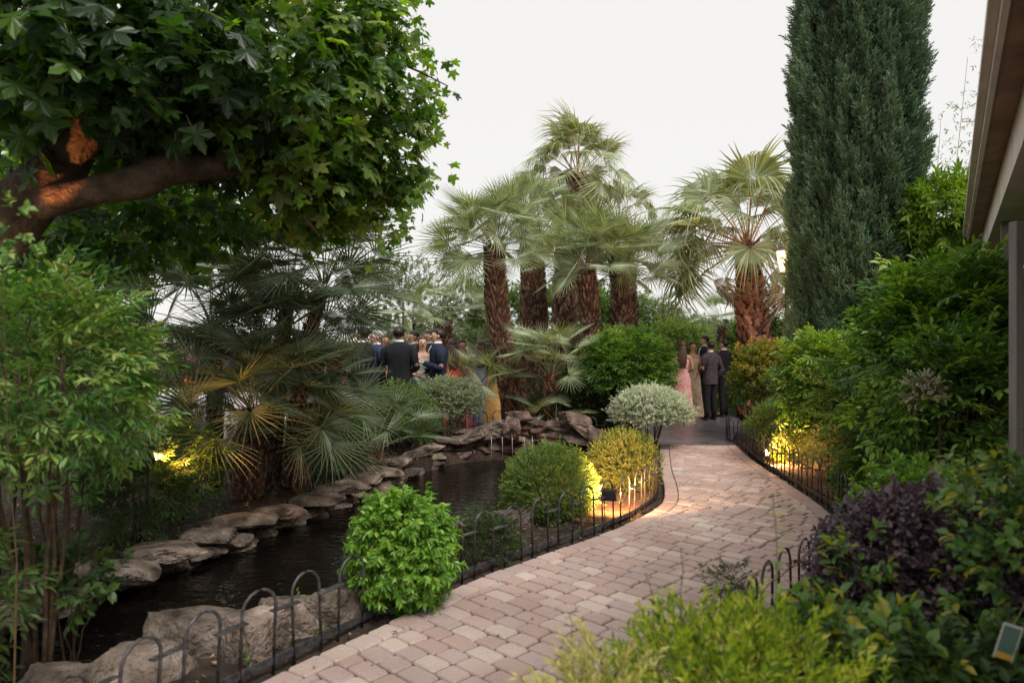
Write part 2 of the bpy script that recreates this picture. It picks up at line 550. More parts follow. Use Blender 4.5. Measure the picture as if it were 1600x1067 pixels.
def leaf_maple(seed=0):
    r = np.random.RandomState(seed)
    out = []
    # five lobes with toothed sides
    lob = [(-115, .6), (-60, .86), (0, 1.0), (60, .86), (115, .6)]
    pts = [(0.0, 0.02)]
    for i, (a, L) in enumerate(lob):
        a = a + r.uniform(-6, 6)
        L *= r.uniform(.92, 1.06)
        def q(da, l):
            t = R(a + da)
            return (math.sin(t) * l, .22 + math.cos(t) * l)
        pts += [q(-20, L * .58), q(-17, L * .72), q(-9, L * .8), q(0, L * 1.0), q(9, L * .8), q(17, L * .72), q(20, L * .58)]
        if i < 4:
            a2 = (lob[i][0] + lob[i + 1][0]) / 2
            t = R(a2)
            pts.append((math.sin(t) * .45, .22 + math.cos(t) * .45))
    pts = np.array(pts) * .6
    c = np.array([0, .22 * .6 + .06])
    cup = r.uniform(.05, .3)
    z = -cup * ((pts - c) ** 2).sum(1) * 1.6 + r.uniform(-.035, .035, len(pts)) + .12 * pts[:, 1] * r.uniform(-1, .3)
    v = [(c[0], c[1], 0.02)] + [(x, y, zz) for (x, y), zz in zip(pts, z)]
    n = len(pts)
    f = [(0, 1 + (i + 1) % n, 1 + i) for i in range(n)]
    v = np.array(v)
    v[:, 1] += .25
    g = Geo(v, f)
    st = tube([(0, 0, 0), (0, .14, -.015), (0, .27, 0)], .009, 3, False)
    st.mi[:] = 1
    return join([g, st])


def twig(L, n, lf, ll, ang=50, droop=20, wig=0.15, spiral=137.5, stem_r=0.004, tip=True, seed=0, start=.15, opp=False, updown=0.0):
    """a shoot along +Y with leaves round it"""
    r = np.random.RandomState(seed)
    bend = r.uniform(-wig, wig, 2)
    def pt(t):
        return np.array([bend[0] * L * t * t, L * t, bend[1] * L * t * t])
    gs = [tube([pt(0), pt(.5), pt(1)], [stem_r, stem_r * .8, stem_r * .4], 3, False, 0.3, 1)]
    for i in range(n):
        t = start + (1 - start) * (i + .5) / n
        if opp:
            az = (0 if (i // 2) % 2 == 0 else 90) + (180 if i % 2 else 0) + r.uniform(-20, 20)
        else:
            az = i * spiral + r.uniform(-25, 25)
        a = R(ang * (1.1 - .5 * t) + r.uniform(-15, 15))
        az = R(az)
        d = np.array([math.sin(a) * math.cos(az), math.cos(a), math.sin(a) * math.sin(az)])
        d[2] -= math.sin(R(droop)) * r.uniform(.3, 1.2)
        up = np.array([0, 1, 0.6]) + r.normal(0, .25, 3)
        Mx = frames(d, up)[0]
        s = ll * r.uniform(.7, 1.15) * (1 - .3 * abs(t - .5))
        gs.append(xf(lf[r.randint(len(lf))], pt(t), Mx, s, rn=r.uniform()))
    return join(gs)


def pinnate(L, nside, nleaf, lf, ll, seed=0, spread=48, droop=.25):
    """a compound leaf: rachis with side rachises carrying narrow leaflets"""
    r = np.random.RandomState(seed)
    def pt(t):
        return np.array([0, L * t, -droop * L * t * t])
    gs = [tube([pt(0), pt(.4), pt(.75), pt(1)], [.0028, .002, .0016, .001], 3, False, .5, 1)]
    base_rn = r.uniform(.2, .8)
    for i in range(nside * 2 + 1):
        if i == nside * 2:
            t, a = .86, 0
            sl = L * .42
        else:
            t = .3 + .5 * (i // 2) / max(1, nside - 1)
            a = R(spread * (1 if i % 2 else -1) + r.uniform(-10, 10))
            sl = L * (.5 - .12 * (i // 2))
        d = np.array([math.sin(a), math.cos(a), r.uniform(-.35, .1)])
        d /= np.linalg.norm(d)
        p0 = pt(t)
        gs.append(tube([p0, p0 + d * sl * .6], [.0016, .001], 3, False, .5, 1))
        for j in range(nleaf):
            tt = .25 + .75 * (j // 2) / max(1, (nleaf - 1) // 2)
            if j == nleaf - 1:
                tt, da = 1.0, 0
            else:
                da = R(52 * (1 if j % 2 else -1) + r.uniform(-12, 12))
            dd = np.array([d[0] * math.cos(da) + d[1] * math.sin(da), -d[0] * math.sin(da) + d[1] * math.cos(da), d[2] + r.uniform(-.3, .15)])
            Mx = frames(dd, np.array([0, 0, 1]) + r.normal(0, .25, 3))[0]
            gs.append(xf(lf[r.randint(len(lf))], p0 + d * sl * tt * .8, Mx, ll * r.uniform(.75, 1.15), rn=np.clip(base_rn + r.uniform(-.25, .25), 0, 1)))
    return join(gs)


# ------------------------------------------------------------------ bushes
class Shape:
    """a lumpy dome: unit direction -> radius factor"""
    def __init__(s, seed, lumps=9, amp=.16, zmin=-.35, power=1.0):
        r = np.random.RandomState(seed)
        v = r.normal(size=(lumps, 3))
        s.l = v / np.linalg.norm(v, axis=1, keepdims=True)
        s.a = r.uniform(-.6, 1, lumps) * amp
        s.k = r.uniform(4, 14, lumps)
        s.r, s.zmin, s.power = r, zmin, power

    def f(s, u):
        o = np.ones(len(u))
        for l, a, k in zip(s.l, s.a, s.k):
            o += a * np.exp(k * (u @ l - 1))
        return o

    def sample(s, n, rmin, rmax=1.0):
        u = s.r.normal(size=(n * 3, 3))
        u /= np.linalg.norm(u, axis=1, keepdims=True)
        u = u[u[:, 2] > s.zmin][:n]
        q = s.r.uniform(0, 1, len(u)) ** .6
        rad = (rmin + (rmax - rmin) * q) * s.f(u)
        return u, rad


def foliage_geo(seed, dims, n, tm, size=1.0, rmin=.45, zmin=-.35, amp=.16, up=.35, out=1.0, jit=.45, boxy=0.0, rn_bias=0.0, topgrad=.25):
    sh = Shape(seed, amp=amp, zmin=zmin)
    u, rad = sh.sample(n, rmin)
    dims = np.asarray(dims, float)
    rad = rad * (1 + (sh.r.uniform(size=len(u)) < .05) * sh.r.uniform(.06, .24, len(u)))
    if boxy:
        m = np.abs(u).max(axis=1, keepdims=True)
        ub = u / m
        uu = u * (1 - boxy) + ub * boxy * .88
    else:
        uu = u
    pos = uu * rad[:, None] * dims
    d = u * out / dims * dims.mean() + np.array([0, 0, up]) + sh.r.normal(0, jit, (len(u), 3))
    Mx = frames(d, None, sh.r.uniform(-.7, .7, len(u)))
    sc = size * sh.r.uniform(.75, 1.2, len(u))
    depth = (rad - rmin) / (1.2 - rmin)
    rnd = np.clip(sh.r.uniform(0, 1, len(u)) * .75 + topgrad * (uu[:, 2] * .5 + .5) * depth + rn_bias + .18 * vnoise(pos, 3.0, seed), 0, 1)  # topgrad lightens the top and outer leaves; on the hedge it paints light
    return pos, Mx, sc, rnd


def stems_geo(seed, base_r, top_r, h, n, rad=.012, wob=.12, mi=0, z0=-.03):
    r = np.random.RandomState(seed)
    out = []
    for i in range(n):
        a = r.uniform(0, 6.28)
        b = np.array([math.cos(a), math.sin(a)]) * base_r * r.uniform(.2, 1)
        t = np.array([math.cos(a), math.sin(a)]) * top_r * r.uniform(.3, 1) + r.normal(0, .05, 2)
        pts = []
        for k in range(6):
            q = k / 5
            xy = b * (1 - q) + t * q + r.normal(0, wob * .12, 2) * (0 if k == 0 else 1)
            pts.append((xy[0], xy[1], z0 + (h - z0) * q))
        rr = rad * r.uniform(.7, 1.3)
        out.append(tube(pts, np.linspace(rr, rr * .35, 6), 6, True, .5, mi, .12))
    return out


def bush(name, label, cat, loc, dims, n, tm, m, size=1.0, seed=1, cz=None, parts=0, stems=4, stem_r=.012, group=None, stem_mat=None, part_name='leafy_shoot', foliage_kind='stuff', stem_spread=.6, **kw):
    """a thing: foliage (plus its largest shoots as parts) and stems. loc = base on the ground, cz = height of the dome's centre"""
    t = thing(name, label, cat, loc, 0, group)
    cz = dims[2] if cz is None else cz
    pos, Mx, sc, rnd = foliage_geo(seed, dims, n, tm, size, **kw)
    pos = pos + np.array([0, 0, cz])
    keep = pos[:, 2] + loc[2] > .02
    pos, Mx, sc, rnd = pos[keep], Mx[keep], sc[keep], rnd[keep]
    n = len(pos)
    mats = [m, stem_mat or M['twig']]
    pick = rs.randint(0, len(tm), n)
    solo = np.zeros(n, bool)
    if parts:
        c = np.array([-loc[0], -loc[1], CAM_H - loc[2]])
        wpos = pos + np.asarray(loc)
        px = wpos[:, 0] / np.maximum(wpos[:, 1], .2) * FPX + 800
        py = HY - (wpos[:, 2] - CAM_H) / np.maximum(wpos[:, 1], .2) * FPX
        dist = np.linalg.norm(pos - c, axis=1) + 100 * ((px < -20) | (px > 1620) | (py < -20) | (py > 1087))
        solo[np.argsort(dist)[:parts]] = True
        mes = [mesh(part_name, x, mats) for x in tm]
        for i in np.nonzero(solo)[0]:
            o = bpy.data.objects.new(part_name, mes[pick[i]])
            COL.objects.link(o)
            o.parent = t
            mm = Matrix(Mx[i].tolist()).to_4x4()
            o.matrix_local = Matrix.Translation(pos[i]) @ mm @ Matrix.Scale(sc[i], 4)
    r_ = ~solo
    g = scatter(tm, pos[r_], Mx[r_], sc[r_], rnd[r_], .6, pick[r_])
    fo = link('foliage', mesh('foliage', g, mats), t)
    if foliage_kind:
        fo['kind'] = foliage_kind
    if stems:
        for sg in stems_geo(seed + 5, min(dims[0], dims[1]) * .18, min(dims[0], dims[1]) * stem_spread, cz + dims[2] * .25, stems, stem_r):
            link('stem', mesh('stem', sg, stem_mat or M['twig'], True), t)
    return t


LF_S = [leaf_simple(.42, .08, .1), leaf_simple(.5, .12, .05)]
LF_NARROW = [leaf_mid(.26, .04, .2), leaf_mid(.3, .06, .1)]
LF_NS = [leaf_simple(.26, .05, .15), leaf_simple(.3, .06, .05)]
LF_MID = [leaf_mid(.36, .07, .22), leaf_mid(.42, .08, .1)]
LF_BROAD = [leaf_mid(.6, .08, .2), leaf_mid(.5, .1, .12)]
LF_ROUND = [leaf_round(.8), leaf_round(.7, .12, .15)]
T_MYRTLE = [twig(.09, 12, LF_S, .024, 55, 5, seed=i, stem_r=.0012) for i in range(4)]
T_MYRTLE2 = [twig(.12, 12, LF_S, .03, 55, 5, seed=10 + i, stem_r=.0015) for i in range(4)]
T_EUON = [twig(.1, 11, LF_MID, .062, 62, 45, seed=20 + i, stem_r=.002) for i in range(5)]
T_SILVER = [twig(.1, 13, LF_S, .034, 60, 0, seed=30 + i, stem_r=.0012) for i in range(4)]
T_NAN = [pinnate(.24, 2, 5, LF_NS, .068, 40 + i) for i in range(5)]
T_HEDGE = [pinnate(.27, 2, 5, LF_MID, .078, 240 + i) for i in range(6)]
T_NAN_NEAR = [pinnate(.26, 2, 5, LF_NARROW, .07, 50 + i) for i in range(6)]
T_PURPLE = [twig(.12, 12, LF_ROUND, .036, 60, 10, seed=60 + i, stem_r=.0015) for i in range(5)]
T_BROAD = [twig(.14, 9, LF_BROAD, .075, 60, 25, seed=70 + i, stem_r=.0025) for i in range(5)]
T_FEATHER = [twig(.2, 22, LF_NS, .05, 38, -5, seed=80 + i, stem_r=.002) for i in range(5)]
T_PHOT = [twig(.14, 10, LF_MID, .075, 50, 5, seed=90 + i, stem_r=.0025) for i in range(5)]
T_BAMB = [twig(.3, 10, LF_NS, .15, 40, 30, seed=100 + i, stem_r=.002) for i in range(4)]
T_GRASS = [twig(.02, 9, LF_NS, .2, 30, -10, seed=110 + i, stem_r=.001, start=0) for i in range(3)]


# ------------------------------------------------------------------ the plan of the garden (metres; camera stands at 0,0)
PATH_L = spline([(-1.75, .2), (-1.72, 1.4), (-1.52, 2.6), (-1.2, 3.34), (-.735, 4.05), (-.267, 4.80), (.2, 5.35), (.55, 5.74), (.9, 6.15), (1.21, 6.6), (1.53, 7.18), (1.73, 8.0), (1.95, 9.26), (2.38, 11.35)], 160)
PATH_R = spline([(.02, .2), (.0, 1.3), (.12, 2.3), (.55, 3.0), (1.05, 3.62), (1.45, 4.15), (1.85, 4.65), (2.25, 5.15), (2.62, 5.7), (2.92, 6.3), (3.08, 6.98), (3.18, 7.9), (3.30, 9.2), (3.42, 10.2), (3.61, 11.35)], 160)
POND = np.array(spline([(-3.6, 3.9), (-3.1, 4.9), (-2.85, 5.5), (-2.45, 6.6), (-2.0, 7.9), (-1.6, 9.2), (-1.3, 10.2), (-.9, 10.9), (-.2, 11.3), (.6, 11.3), (1.2, 11.0), (1.55, 10.4),
                        (1.2, 9.5), (.75, 8.6), (.4, 7.8), (.1, 7.0), (-.15, 6.3), (-.5, 5.7), (-.85, 5.1), (-1.2, 4.6), (-1.5, 4.15), (-1.95, 3.75), (-2.5, 3.4), (-3.2, 3.3), (-3.6, 3.9)], 120))[:-1]


def inside(pts, poly):
    x, y = pts[:, 0], pts[:, 1]
    c = np.zeros(len(pts), bool)
    j = len(poly) - 1
    for i in range(len(poly)):
        xi, yi = poly[i]
        xj, yj = poly[j]
        with np.errstate(divide='ignore', invalid='ignore'):
            c ^= ((yi > y) != (yj > y)) & (x < (xj - xi) * (y - yi) / (yj - yi + 1e-12) + xi)
        j = i
    return c


def polydist(pts, line):
    best = np.full(len(pts), 1e9)
    for a, b in zip(line[:-1], line[1:]):
        ab = b - a
        t = np.clip(((pts - a) @ ab) / (ab @ ab + 1e-12), 0, 1)
        best = np.minimum(best, np.linalg.norm(pts - (a + t[:, None] * ab), axis=1))
    return best


PATH_POLY = np.vstack([PATH_L, PATH_R[::-1]])
PATIO_POLY = np.array([(2.38, 11.354), (3.61, 11.354), (3.75, 12), (4.2, 13.2), (4.95, 15.3), (5.1, 17.3), (3.0, 17.3), (2.6, 24), (-14, 24), (-14, 10.9), (-4.2, 10.7), (-2.6, 10.9), (-1.7, 11.6), (-.9, 12.6), (.6, 13.1), (1.6, 12.5), (2.2, 12.0)])

# ground: one sheet, finer near the camera, sunk where the pond is
xs = np.concatenate([[-300, -120, -60, -30, -18, -12, -9], np.arange(-7, 7.01, .09), [9, 12, 18, 30, 60, 120, 300]])
ys = np.concatenate([[-60, -20, -6, -2], np.arange(0, 13.01, .09), [14, 15, 16, 18, 21, 25, 30, 40, 60, 100, 180, 300]])
gx, gy = np.meshgrid(xs, ys)
gp = np.stack([gx.ravel(), gy.ravel()], 1)
ing = inside(gp, POND)
dpond = polydist(gp, np.vstack([POND, POND[:1]]))
inpath = inside(gp, PATH_POLY)
inpat = inside(gp, PATIO_POLY)
dpath = np.minimum(polydist(gp, PATH_L), polydist(gp, PATH_R))
dpat = polydist(gp, np.vstack([PATIO_POLY, PATIO_POLY[:1]]))
p3 = np.stack([gp[:, 0], gp[:, 1], np.zeros(len(gp))], 1)
hz = -.035 + .03 * vnoise(p3, 1.6, 3) + .012 * vnoise(p3, 9, 4)
near = np.minimum(np.where(inpath, 0, dpath), np.where(inpat, 0, dpat))
hz = np.where(near < .5, np.minimum(hz, -.03 + .06 * near), hz)
hz = np.where(inpath | inpat | (dpath < .1), -.06, hz)
hz = np.where(ing, -.04 - np.clip(dpond / .25, 0, 1) * .75, hz)
far_ = (np.abs(gp[:, 0]) > 8) | (gp[:, 1] > 14)
hz = np.where(far_, -.06, hz)
nx, ny = len(xs), len(ys)
idx = np.arange(nx * ny).reshape(ny, nx)
a, b, c, d = idx[:-1, :-1].ravel(), idx[:-1, 1:].ravel(), idx[1:, 1:].ravel(), idx[1:, :-1].ravel()
gg = Geo(np.stack([gp[:, 0], gp[:, 1], hz], 1), np.vstack([np.stack([a, b, c], 1), np.stack([a, c, d], 1)]))
tag(link('ground', mesh('ground', gg, M['soil'], True)), kind='structure')

wp = np.vstack([POND.mean(0)[None], POND + (POND - POND.mean(0)) * .02])
# fan from several centres would cross the bent outline, so the water is a grid clipped to a slightly larger outline
wx, wy = np.meshgrid(np.arange(-4.4, 2.2, .2), np.arange(2.9, 12.0, .2))
wq = np.stack([wx.ravel(), wy.ravel()], 1)
okp = inside(wq, POND) | (polydist(wq, np.vstack([POND, POND[:1]])) < .28)
wi = np.arange(len(wq)).reshape(wx.shape)
a, b, c, d = wi[:-1, :-1].ravel(), wi[:-1, 1:].ravel(), wi[1:, 1:].ravel(), wi[1:, :-1].ravel()
ok4 = okp[a] & okp[b] & okp[c] & okp[d]
wg = Geo(np.stack([wq[:, 0], wq[:, 1], np.full(len(wq), -.22)], 1), np.vstack([np.stack([a, b, c], 1)[ok4], np.stack([a, c, d], 1)[ok4]]))
tag(link('pond_water', mesh('pond_water', wg, M['water'], True)), kind='structure')


def polyprism(poly, z0, z1):
    """flat slab from an outline that may be concave"""
    bm = bmesh.new()
    vs = [bm.verts.new((x, y, z1)) for x, y in poly]
    f = bm.faces.new(vs)
    if f.normal.z < 0:
        f.normal_flip()
    r = bmesh.ops.extrude_face_region(bm, geom=[f])
    for v in r['geom']:
        if isinstance(v, bmesh.types.BMVert):
            v.co.z = z1
    for v in vs:
        v.co.z = z0
    bmesh.ops.recalc_face_normals(bm, faces=bm.faces)
    bmesh.ops.triangulate(bm, faces=bm.faces)
    me = bpy.data.meshes.new('slab')
    bm.to_mesh(me)
    bm.free()
    return me


me = polyprism(PATIO_POLY, -.1, .0)
me.materials.append(M['patio'])
tag(link('patio', me), kind='structure')
path = polyprism(PATH_POLY[::2], -.09, -.022)
path.materials.append(M['joint'])
path = tag(link('path', path), kind='structure')

# lawn beyond the patio on the right
me = polyprism([(3.05, 17.32), (9, 17.32), (9, 24), (2.65, 24)], -.1, .02)
me.materials.append(mat('lawn_ground', (0.09, 0.15, 0.03), .9))
lawn = tag(link('lawn', me), kind='structure')

# ---- paving: a straight running bond lying at 44 degrees, cut along the curved border course
TH = R(-44)
pu = np.array([math.cos(TH), math.sin(TH)])
pv = np.array([-pu[1], pu[0]])
ROW, JT = .132, .009
BW = .14


def nearest(p, line):
    best, bn, bp = 1e9, None, None
    d2 = ((line - p) ** 2).sum(1)
    k = int(d2.argmin())
    for i in (k - 1, k):
        if 0 <= i < len(line) - 1:
            a, b = line[i], line[i + 1]
            ab = b - a
            t = min(1, max(0, ((p - a) @ ab) / (ab @ ab)))
            q = a + ab * t
            dd = np.linalg.norm(p - q)
            if dd < best:
                n = np.array([-ab[1], ab[0]]) / np.linalg.norm(ab)
                best, bn, bp = dd, n, q
    return best, bn, bp


def clip(poly, p0, n):
    """keep the side where (x-p0).n >= 0"""
    out = []
    for i in range(len(poly)):
        a, b = poly[i], poly[(i + 1) % len(poly)]
        da, db = (a - p0) @ n, (b - p0) @ n
        if da >= 0:
            out.append(a)
        if (da >= 0) != (db >= 0):
            out.append(a + (b - a) * da / (da - db))
    return out


def area(p):
    p = np.array(p)
    return .5 * abs(np.dot(p[:, 0], np.roll(p[:, 1], -1)) - np.dot(p[:, 1], np.roll(p[:, 0], -1)))


def paver_geo(poly, ztop=0.0, rn=0.5):
    """slab with a worn, rounded edge; poly is convex, counter-clockwise"""
    poly = np.array(poly)
    c = poly.mean(0)
    dd = np.linalg.norm(poly - c, axis=1, keepdims=True)
    inn = c + (poly - c) * (1 - .008 / dd)
    n = len(poly)
    v = [(x, y, ztop) for x, y in inn] + [(x, y, ztop - .009) for x, y in poly] + [(x, y, -.05) for x, y in poly]
    f = []
    for j in range(1, n - 1):
        f.append((0, j, j + 1))
    for k in range(2):
        for j in range(n):
            a0, a1 = k * n + j, k * n + (j + 1) % n
            f += [(a0, a0 + n, a1), (a1, a0 + n, a1 + n)]
    return Geo(v, f, None, np.full(len(v), rn))


def rrect(L, Wd, c=.016, jit=None):
    x, y = L / 2, Wd / 2
    p = [(-x + c, -y), (x - c, -y), (x - c * .3, -y + c * .3), (x, -y + c), (x, y - c), (x - c * .3, y - c * .3), (x - c, y), (-x + c, y), (-x + c * .3, y - c * .3), (-x, y - c), (-x, -y + c), (-x + c * .3, -y + c * .3)]
    return np.array(p)


pr = np.random.RandomState(5)
LENS = [.195, .145, .17]
shared = {}
pav = []      # (distance, kind, payload)
cc = np.array([1.0, 5.5])
for r in range(-56, 57):
    x = -8.0 + pr.uniform(0, .2)
    last = 0
    while x < 8.0:
        k = pr.choice([0, 1, 2], p=[.4, .35, .25])
        Lk = LENS[k]
        ctr = cc + pu * (x + Lk / 2) + pv * r * ROW
        x += Lk + JT
        if not (-.5 < ctr[1] < 11.6) or not (-3 < ctr[0] < 4):
            continue
        loc = rrect(Lk - .004, ROW - JT)
        wpoly = np.array([ctr + pu * a + pv * b for a, b in loc])
        dl, nl, ql = nearest(ctr, PATH_L)
        dr, nr, qr = nearest(ctr, PATH_R)
        # lines run away from the camera: path is to the right of the left line (-n) and to the left of the right line (+n)
        sl = (ctr - ql) @ (-nl)
        sr = (ctr - qr) @ nr
        if sl < BW - .12 or sr < BW - .12 or ctr[1] > 11.42 or ctr[1] < -.1:
            continue
        whole = True
        poly = [q for q in wpoly]
        for nn, q0 in ((-nl, ql), (nr, qr)):
            p0 = q0 + nn * (BW + .007)
            if min((q - p0) @ nn for q in poly) < 0:
                poly = clip(poly, p0, nn)
                whole = False
                if len(poly) < 3:
                    break
        if len(poly) >= 3 and max(q[1] for q in poly) > 11.34:
            poly = clip(poly, np.array([0, 11.34]), np.array([0, -1.0]))
            whole = False
        if len(poly) < 3 or area(poly) < .0005:
            continue
        zt = pr.uniform(-.003, .004)
        rnv = pr.uniform()
        pav.append((np.linalg.norm(ctr - np.array([0, 2.6])), whole, k, ctr, zt, poly, rnv))


def border(line, side):
    """side: +1 path lies to the right of the line direction"""
    s = np.concatenate([[0], np.cumsum(np.linalg.norm(np.diff(line, axis=0), axis=1))])
    t = 0.05
    def at(u, off):
        u = min(max(u, 0), s[-1])
        p = np.array([np.interp(u, s, line[:, 0]), np.interp(u, s, line[:, 1])])
        e = .02
        q = np.array([np.interp(min(u + e, s[-1]), s, line[:, 0]), np.interp(min(u + e, s[-1]), s, line[:, 1])]) - np.array([np.interp(max(u - e, 0), s, line[:, 0]), np.interp(max(u - e, 0), s, line[:, 1])])
        q /= np.linalg.norm(q) + 1e-9
        return p + np.array([q[1], -q[0]]) * side * off
    while t < s[-1] - .1:
        Lb = pr.choice([.2, .22, .17])
        a0, a1 = t + .004, min(t + Lb - .004, s[-1])
        c = .012
        am = (a0 + a1) / 2
        poly = [at(a0 + c, 0), at(am, 0), at(a1 - c, 0), at(a1, c), at(a1, BW - c), at(a1 - c, BW), at(am, BW), at(a0 + c, BW), at(a0, BW - c), at(a0, c)]
        p = np.array(poly)
        sgn = np.dot(p[:, 0], np.roll(p[:, 1], -1)) - np.dot(p[:, 1], np.roll(p[:, 0], -1))
        if sgn < 0:
            poly = poly[::-1]
        ctr = np.mean(poly, axis=0)
        pav.append((np.linalg.norm(ctr - np.array([0, 2.6])), False, 9, ctr, pr.uniform(-.003, .005), poly, pr.uniform(0, .45)))
        t += Lb


border(PATH_L, 1)
border(PATH_R, -1)
pav.sort(key=lambda q: q[0] + (20 if q[3][1] < 2.9 or (q[3][0] > .35 and q[3][1] < 2.9) else 0))
for k, Lk in enumerate(LENS):
    shared[k] = mesh('paver', paver_geo(rrect(Lk - .004, ROW - JT), 0, 0.0), M['paver'])
rest = []
for i, (dd, whole, k, ctr, zt, poly, rnv) in enumerate(pav):
    if i < 300:
        if whole:
            o = link('paver', shared[k], path, (ctr[0], ctr[1], zt), (pr.uniform(-.012, .012), pr.uniform(-.012, .012), TH))
        else:
            q = np.array(poly) - ctr
            o = link('paver', mesh('paver', paver_geo(q, 0, 0.0), M['paver']), path, (ctr[0], ctr[1], zt))
    else:
        g = paver_geo(poly, zt, rnv)
        rest.append(g)
tag(link('far_paver', mesh('far_paver', join(rest), M['paver']), path), kind='stuff')

# ------------------------------------------------------------------ stones
bm = bmesh.new()
bmesh.ops.create_icosphere(bm, subdivisions=4, radius=1)
ICO4_V = np.array([v.co[:] for v in bm.verts])
ICO4_F = np.array([[v.index for v in f.verts] for f in bm.faces])
bm.free()
bm = bmesh.new()
bmesh.ops.create_icosphere(bm, subdivisions=2, radius=1)
ICO_V = np.array([v.co[:] for v in bm.verts])
ICO_F = np.array([[v.index for v in f.verts] for f in bm.faces])
bm.free()


def stone_geo(dims, seed, cuts=9, flat=True):
    r = np.random.RandomState(seed)
    v = ICO4_V.copy()
    v = np.sign(v) * np.abs(v) ** .6
    for i in range(cuts):
        a = i * 2 * math.pi / cuts + r.uniform(-.4, .4)
        n = np.array([math.cos(a), math.sin(a), r.uniform(-.25, .75)])
        n /= np.linalg.norm(n)
        d = r.uniform(.6, .95)
        e = np.maximum(0, v @ n - d)
        v -= e[:, None] * n
    n = np.array([r.normal(0, .12), r.normal(0, .12), 1])
    e = np.maximum(0, v @ n - .62)
    v[:, 2] -= e * .95
    v += (.05 * vnoise(v, 1.6, seed) + .05 * np.abs(vnoise(v, 3.5, seed + 1)) + .022 * vnoise(v, 11, seed + 2))[:, None] * v / (np.linalg.norm(v, axis=1, keepdims=True) + .01)
    return Geo(v * np.asarray(dims) * .6, ICO4_F)


def stone(parent, x, y, z, dims, rz, seed, m='stone', tilt=(0, 0), label=None):
    o = link('stone', mesh('stone', stone_geo(dims, seed), M[m], False), parent, (x, y, z), (tilt[0], tilt[1], rz))
    if label:
        o['label'] = label
    return o


sr_ = np.random.RandomState(3)
bank = thing('stone_edging', 'low edging of flat tan stones along the far left bank of the pond', 'stone edging', (0, 0, 0))
FB = [(60, 925, 130, .0), (172, 884, 112, .03), (248, 850, 112, .02), (328, 822, 74, .0), (378, 802, 84, .02), (436, 790, 66, .02), (488, 772, 72, .03), (530, 756, 72, .03), (567, 741, 58, .03), (598, 729, 50, .02), (626, 716, 46, .03), (650, 705, 42, .04), (664, 695, 36, .06)]
for i, (px, py, wpx, zz) in enumerate(FB):
    g = G(px, py, .04)
    k = FPX / g.y
    wd = wpx / k
    stone(bank, g.x, g.y, zz - .03, (wd * 1.15, wd * .75, .115), sr_.uniform(-.4, .9), 100 + i, 'stone', (sr_.uniform(-.08, .08), sr_.uniform(-.08, .08)))
FBL = spline([(-3.45, 4.2), (-3.02, 4.95), (-2.75, 5.6), (-2.38, 6.6), (-1.93, 7.9), (-1.53, 9.2), (-1.25, 10.1)], 60)
for i in range(34):
    q = FBL[int((i + .5) / 34 * 59)] + sr_.normal(0, .03, 2)
    wd = sr_.uniform(.2, .42)
    stone(bank, q[0] - .04, q[1], -.13 - (i % 2) * .06, (wd, wd * .7, .09), 1.1 + sr_.uniform(-.3, .3), 150 + i, 'stone', (0, sr_.uniform(-.1, .1)))

nb = thing('stone_edging', 'row of chunky pale boulders between the pond and the near hoop fence', 'stone edging', (0, 0, 0))
NB = [(70, 1075, 150, .24), (190, 1040, 150, .22), (292, 995, 140, .3), (385, 1000, 95, .34), (440, 962, 130, .26), (520, 945, 110, .24), (600, 930, 90, .2), (672, 872, 90, .22), (712, 846, 76, .22), (762, 820, 100, .24), (812, 802, 60, .2)]
for i, (px, py, wpx, hh) in enumerate(NB):
    g = G(px, py, .08)
    wd = wpx / (FPX / g.y)
    stone(nb, g.x, g.y + .12, .0, (wd * 1.02, wd * .72, hh * 1.35), .6 + sr_.uniform(-.3, .3), 200 + i, 'stone', (sr_.uniform(-.1, .1), sr_.uniform(-.1, .1)))
NBL = spline([(-2.4, 3.3), (-1.8, 3.7), (-1.4, 4.2), (-1.1, 4.6), (-.78, 5.1), (-.43, 5.7), (-.08, 6.3), (.18, 7.0), (.48, 7.8), (.85, 8.7), (1.3, 9.6), (1.6, 10.4)], 60)
for i in range(26):
    q = NBL[int((i + .5) / 26 * 59)] + sr_.normal(0, .03, 2)
    stone(nb, q[0], q[1], -.14, (sr_.uniform(.25, .45), .25, .2), sr_.uniform(.5, 1.3), 230 + i, 'stone')

# stacked slab wall with the spout, at the head of the pond
wall = thing('stone_cascade', 'curved wall of stacked reddish slabs with a trickling spout at the head of the pond', 'rock wall', (0, 0, 0))
ARC = spline([(-1.42, 10.35), (-1.05, 10.95), (-.5, 11.35), (.1, 11.5), (.7, 11.4), (1.2, 11.1), (1.55, 10.75)], 100)


def topz(t):
    return .02 + .36 * math.sin(min(1, t * 1.25) * math.pi * .5) * (1 if t < .62 else max(0, 1 - ((t - .62) / .5) ** 1.5))


for lay in range(7):
    zc = -.2 + lay * .085
    t = sr_.uniform(0, .05)
    while t < 1:
        wd = sr_.uniform(.24, .56)
        dt = wd / 3.5
        tm_ = t + dt / 2
        if tm_ < 1 and zc < topz(tm_) + .02:
            q = ARC[int(tm_ * 99)]
            q2 = ARC[min(99, int(tm_ * 99) + 2)] - ARC[max(0, int(tm_ * 99) - 2)]
            top = zc + .1 > topz(tm_)
            stone(wall, q[0] + sr_.normal(0, .03), q[1] + .02 * lay + sr_.normal(0, .04), zc, (wd * 1.22, sr_.uniform(.3, .46), .105 if not top else .12), math.atan2(q2[1], q2[0]) + sr_.normal(0, .12), 300 + lay * 30 + int(t * 29), 'stone_red' if sr_.uniform() < .75 else 'stone', (sr_.normal(0, .1), sr_.normal(0, .14)))
        t += dt * .9
stone(wall, .02, 11.22, .3, (.3, .34, .3), .3, 501, 'stone_red', (.2, 0))
